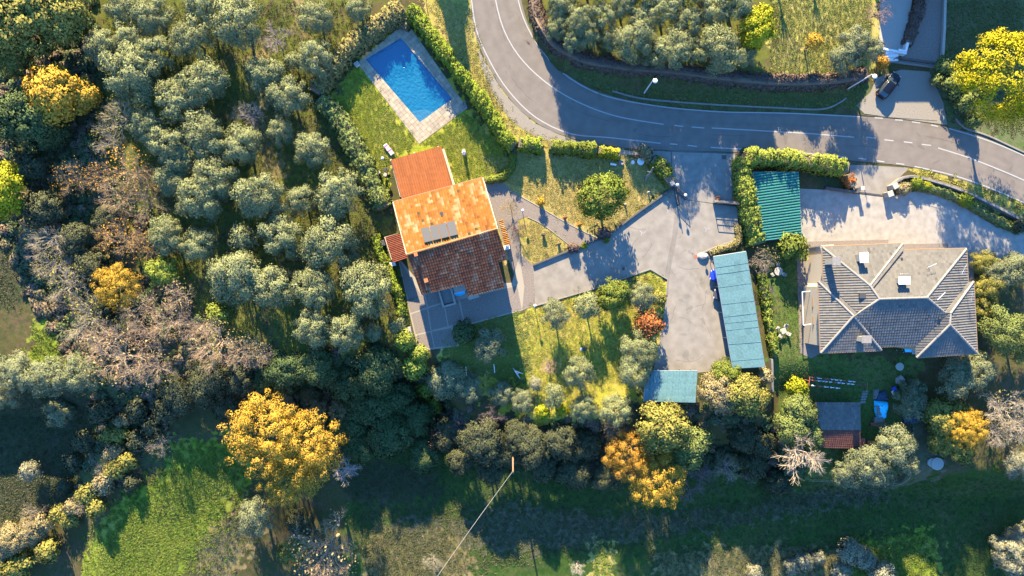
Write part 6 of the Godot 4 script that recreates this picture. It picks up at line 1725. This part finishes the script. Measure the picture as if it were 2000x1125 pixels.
	# clothes lines
	clothes_line("red post clothes line hung with washing behind the grey house", 1571, 741, 1682, 752, M.rust, true)
	clothes_line("white post clothes line on the shaded lawn of the villa", 966, 717, 912, 722, M.white, false)
	t = thing("trestle", "white A shaped swing frame on the shaded lawn", "swing frame", P(1006, 722))
	b = smb(); b.tube([Vector3(0, 1.6, 0), Vector3(0.75, 0, 1.35)], [0.09, 0.09], 6); part(t, "leg", b, M.white)
	b = smb(); b.tube([Vector3(0, 1.6, 0), Vector3(1.45, 0, 0.7)], [0.09, 0.09], 6); part(t, "leg", b, M.white)
	b = smb(); b.tube([Vector3(0.3, 0.95, 0.55), Vector3(0.6, 0.95, 0.3)], [0.07, 0.07], 6); part(t, "cross_bar", b, M.white)
	b = smb(); b.tube([Vector3(0, 1.6, 0), Vector3(-0.35, 0, -0.3)], [0.07, 0.07], 6); part(t, "prop", b, M.white)
	t = thing("kettle_grill", "dark and white garden grill on the low lawn beside the forked olive", "grill", P(1140, 681))
	b = smb(); b.lathe(Vector3(0, 0.75, 0), [Vector2(0.02, -0.25), Vector2(0.25, -0.15), Vector2(0.32, 0.0), Vector2(0.24, 0.16), Vector2(0.01, 0.24)], 12); part(t, "bowl", b, M.dark_metal)
	for i in 3:
		b = smb(); b.tube([Vector3(0, 0.6, 0), Vector3(cos(i * 2.1) * 0.35, 0, sin(i * 2.1) * 0.35)], [0.02, 0.02], 5); part(t, "leg", b, M.metal)
	b = MB.new(); b.slab(Vector3(-0.45, 0.72, 0), Vector3(0.35, 0.04, 0.4)); part(t, "side_shelf", b, M.white)
	# tables of the grey house
	table_set(1527, 646, 0.5, "small white garden table beside the yellow green hedge", 4, true)
	table_set(1517, 530, 0.62, "round grey white garden table beside the leafless tree", 3)
	table_set(1752, 715, 0.6, "round white table behind the grey house", 0)
	make_yard_clutter()
	# wires
	t = thing("utility_cable", "thick pale overhead cable crossing the low meadow", "cable")
	b = smb()
	var p0 := PH(1002, 920, 7.5); var p1 := PH(800, 1205, 6.5)
	var cp := []; var cr := []
	for i in 13:
		var s := i / 12.0
		cp.append(p0.lerp(p1, s) - Vector3(0, 4.0 * s * (1 - s) * 0.9, 0)); cr.append(0.03)
	b.tube(cp, cr, 6, true); part(t, "cable", b, M.ivory)
	t = thing("utility_pole", "grey utility pole among the dark trees of the belt", "pole", Vector3(p0.x, hgt(p0.x, p0.z), p0.z))
	b = smb(); b.tube([Vector3(0, -0.2, 0), Vector3(0, p0.y - hgt(p0.x, p0.z) + 0.25, 0)], [0.16, 0.11], 8); part(t, "post", b, M.wood)
	rail_fence("wire fence round the fenced plot below the shed", [1788,838, 1787,900, 1785,962, 1700,956, 1600,950], 1.3, 0.0, 2.5, M.metal)
	rail_fence("thin wire fence in the verge beside the conifer hedge", [952,165, 962,195, 968,215], 1.0, 0.0, 1.3, M.wood)

func clothes_line(label: String, x0: float, y0: float, x1: float, y1: float, m: Material, washing: bool) -> void:
	var a := P(x0, y0); var c := P(x1, y1)
	var t := thing("clothes_line", label, "clothes line")
	var side := (c - a).cross(Vector3.UP).normalized()
	for e in [a, c]:
		var b := smb(); b.tube([e, e + Vector3(0, 1.75, 0)], [0.05, 0.05], 6); b.tube([e + side * 0.65 + Vector3(0, 1.7, 0), e - side * 0.65 + Vector3(0, 1.7, 0)], [0.05, 0.05], 6)
		part(t, "post", b, m)
	for k in 4:
		if k == 2: continue
		var o := side * (-0.6 + k * 0.4) + Vector3(0, 1.72, 0)
		var b := smb(); b.tube([a + o, (a + c) / 2 + o - Vector3(0, 0.1, 0), c + o], [0.01, 0.01, 0.01], 4); part(t, "wire", b, M.stone)
	if not washing: return
	rng.seed = 77
	for k in [0, 1, 3]:
		var s := 0.05
		while s < (0.78 if k != 3 else 0.5):
			var w := rng.randf_range(0.3, 0.75)
			var p: Vector3 = a.lerp(c, s) + side * (-0.6 + k * 0.4) + Vector3(0, 1.66, 0)
			var d := (c - a).normalized()
			var b := MB.new()
			b.col = [Color(0.75, 0.76, 0.8), Color(0.7, 0.72, 0.78), Color(0.78, 0.78, 0.78), Color(0.6, 0.12, 0.12), Color(0.75, 0.75, 0.8)][rng.randi() % 5]
			for q in 4:
				var f0 := w * q / 4.0; var f1 := w * (q + 1) / 4.0
				var z0 := side * sin(q * 2.2) * 0.09; var z1 := side * sin((q + 1) * 2.2) * 0.09
				var dn := Vector3(0, -rng.randf_range(0.55, 0.8), 0)
				b.quad(p + d * f0, p + d * f1, p + d * f1 + z1 + dn, p + d * f0 + z0 + dn)
				b.quad(p + d * f0 + side * 0.1, p + d * f1 + side * 0.1, p + d * f1 + side * 0.16 - z1 + dn * 0.5, p + d * f0 + side * 0.16 - z0 + dn * 0.5)
				b.quad(p + d * f0, p + d * f0 + side * 0.1, p + d * f1 + side * 0.1, p + d * f1)
			var g := thing("hanging_laundry", "pale washing hung over the red post clothes line", "laundry", Vector3.ZERO, 0.0, "washing on the red post clothes line")
			part(g, "cloth", b, M.cloth)
			s += w / a.distance_to(c) + rng.randf_range(0.01, 0.05)

func heap(label: String, a: Array, h: float, m: Material, seed_: int, called := "tarpaulin") -> void:
	# a cloth thrown over a pile: an uneven dome with creases
	var t := thing(called, label, "tarpaulin")
	var q := pl(a)
	var mid := Vector2.ZERO
	for p in q: mid += p / q.size()
	var fn := FastNoiseLite.new(); fn.seed = seed_; fn.frequency = 0.9
	var b := MB.new()
	var rings := []
	for k in 6:
		var s := 1.0 - k / 5.0
		var row := []
		for i in 28:
			var f := i / 28.0 * q.size(); var e := q[int(f) % q.size()].lerp(q[(int(f) + 1) % q.size()], f - int(f))
			var p: Vector2 = mid + (e - mid) * s
			var y := hgt(p.x, p.y) + (h * pow(1.0 - s, 0.45) if k > 0 else 0.03) + fn.get_noise_2d(p.x * 2, p.y * 2) * 0.22 * (1.0 if k > 0 else 0.0)
			row.append(Vector3(p.x, y, p.y))
		rings.append(row)
	for k in 5:
		for i in 28:
			var j := (i + 1) % 28
			b.quad(rings[k][i], rings[k][j], rings[k + 1][j], rings[k + 1][i])
	part(t, "sheet", b, m)

func make_yard_clutter() -> void:
	heap("bright blue tarpaulin thrown over a pile beside the shed path", [1721,787, 1749,789, 1747,800, 1743,822, 1728,824, 1722,812], 1.1, M.tarp, 3)
	heap("dark tarpaulin above the bright blue one", [1726,772, 1742,764, 1750,786, 1722,787], 0.9, M.dark_tarp, 4)
	heap("grey green sheet beside the dark tarpaulin", [1718,764, 1730,762, 1726,784, 1719,784], 0.6, M.stone, 5)
	heap("olive brown sheet below the bright blue tarpaulin", [1718,824, 1740,822, 1746,835, 1734,839, 1719,838], 0.5, M.wood, 6)
	heap("white cloth heap at the head of the clutter", [1757,740, 1766,733, 1776,742, 1772,752, 1760,752], 0.9, M.ivory, 7)
	for q in [[1713, 800, 1.0, 1.5, "grey wooden table beside the bright blue tarpaulin"], [1711, 818, 1.4, 0.8, "low grey plank table below the other plank table"]]:
		var t := thing("work_table", q[4], "table", P(q[0], q[1]), 0.05)
		for i in 5:
			var b := MB.new(); b.slab(Vector3(0, 0.78, (i - 2) * q[3] / 5.0), Vector3(q[2], 0.04, q[3] / 5.0 - 0.02)); part(t, "plank", b, M.stone)
		for x in [-0.4, 0.4]:
			for z in [-0.38, 0.38]:
				var b := MB.new(); b.box(Vector3(x * q[2], 0.38, z * q[3]), Vector3(0.07, 0.76, 0.07)); part(t, "leg", b, M.wood)
	var t := thing("crate", "red crate below the grey plank tables", "crate", P(1704, 827), 0.1)
	var b := MB.new(); b.slab(Vector3(0, 0.18, 0), Vector3(0.8, 0.36, 0.45)); part(t, "box", b, M.rust)
	t = thing("crate", "blue crate at the head of the dark tarpaulin", "crate", P(1745, 759), 0.5)
	b = MB.new(); b.slab(Vector3(0, 0.2, 0), Vector3(0.6, 0.4, 0.6)); part(t, "box", b, mat(0.05, 0.1, 0.5, 0.5))
	t = thing("crate", "white box lying on the dark tarpaulin", "crate", P(1737, 765) + Vector3(0, 0.9, 0), 0.4)
	b = MB.new(); b.slab(Vector3(0, 0.1, 0), Vector3(0.35, 0.2, 0.6)); part(t, "box", b, M.white)
	t = thing("plank", "yellow plank lying near the white cloth heap", "plank", P(1787, 747))
	b = MB.new(); b.slab(Vector3(0, 0.06, 0), Vector3(0.8, 0.1, 0.25), 0.05); part(t, "board", b, mat(0.5, 0.28, 0.06, 0.8))
	t = thing("cold_frame", "dark glazed garden frame with pale bars beside the clutter", "cold frame", P(1775, 815), 0.05)
	b = MB.new(); b.slab(Vector3(0, 0.3, 0), Vector3(2.1, 0.6, 1.6)); part(t, "box", b, M.dark_tarp)
	for i in 5:
		b = MB.new(); b.box(Vector3(-1.0 + i * 0.5, 0.63, 0), Vector3(0.05, 0.05, 1.6)); part(t, "bar", b, M.stone)
	for z in [-0.7, 0.0]:
		b = MB.new(); b.box(Vector3(0, 0.66, z), Vector3(2.1, 0.05, 0.06)); part(t, "rail", b, M.stone)
	t = thing("stone_disc", "two overlapping round concrete lids on the meadow below the fenced plot", "lid", P(1829, 905))
	b = smb(); b.lathe(Vector3.ZERO, [Vector2(0.98, -0.05), Vector2(0.98, 0.25), Vector2(0.93, 0.3), Vector2(0.01, 0.32)], 20); part(t, "lid", b, M.ivory)
	b = smb(); b.lathe(Vector3(-0.72, 0, -0.15), [Vector2(0.7, -0.05), Vector2(0.7, 0.14), Vector2(0.66, 0.18), Vector2(0.01, 0.19)], 18); part(t, "lower_lid", b, M.ivory)
	t = thing("plank_path", "short stepped plank path behind the shed", "path", P(1688, 770))
	for i in 6:
		b = MB.new(); b.slab(Vector3(-0.1 * i + 0.25, 0.04, -0.9 + i * 0.42), Vector3(0.9, 0.08, 0.34), 0.1); part(t, "plank", b, M.stone)

# ------------------------------------------------------------------ scene
func _ready() -> void:
	# camera: a drone looking straight down from a hundred metres
	var cam := Camera3D.new(); cam.name = "camera"
	cam.position = Vector3(0, CAM, 0); cam.rotation_degrees = Vector3(-90, 0, 0)
	cam.fov = rad_to_deg(2.0 * atan(562.5 / S / CAM)); cam.near = 0.5; cam.far = 2500.0
	add_child(cam); cam.current = true
	# clear autumn sky, low sun
	var sky_m := ProceduralSkyMaterial.new()
	sky_m.sky_top_color = Color(0.28, 0.52, 0.8); sky_m.sky_horizon_color = Color(0.7, 0.8, 0.89); sky_m.sky_curve = 0.14
	sky_m.ground_bottom_color = Color(0.2, 0.2, 0.17); sky_m.ground_horizon_color = Color(0.55, 0.6, 0.65)
	sky_m.sun_angle_max = 1.0
	var sky := Sky.new(); sky.sky_material = sky_m
	var env := Environment.new()
	env.background_mode = Environment.BG_SKY; env.sky = sky
	env.background_energy_multiplier = 0.64
	env.tonemap_mode = Environment.TONE_MAPPER_LINEAR
	env.tonemap_exposure = 6.6
	env.sdfgi_enabled = true; env.ssao_enabled = true; env.ssil_enabled = true
	var we := WorldEnvironment.new(); we.name = "world_environment"; we.environment = env; add_child(we)
	var sun := DirectionalLight3D.new(); sun.name = "sun"
	var el := deg_to_rad(SUN_EL)
	var to := Vector3(0.185 * cos(el), -sin(el), 0.983 * cos(el))
	sun.look_at_from_position(Vector3.ZERO, to, Vector3.UP)
	sun.light_energy = 1.6; sun.light_color = Color(1.0, 0.91, 0.73); sun.light_angular_distance = 0.5; sun.shadow_enabled = true
	add_child(sun)

	noise_a.seed = 1; noise_a.frequency = 0.02; noise_a.fractal_octaves = 3
	noise_b.seed = 2; noise_b.frequency = 0.05; noise_b.fractal_octaves = 2
	rng.seed = 12
	terrace = pl([1070,-160, 1075,60, 1112,108, 1200,136, 1400,152, 1560,158, 1640,150, 1668,110, 1668,-160])
	make_materials()
	make_ground()
	make_road()
	make_yards()
	make_villa()
	make_grey_house()
	make_outbuildings()
	make_plants()
	make_hedges()
	make_things()
	make_ground_cover()
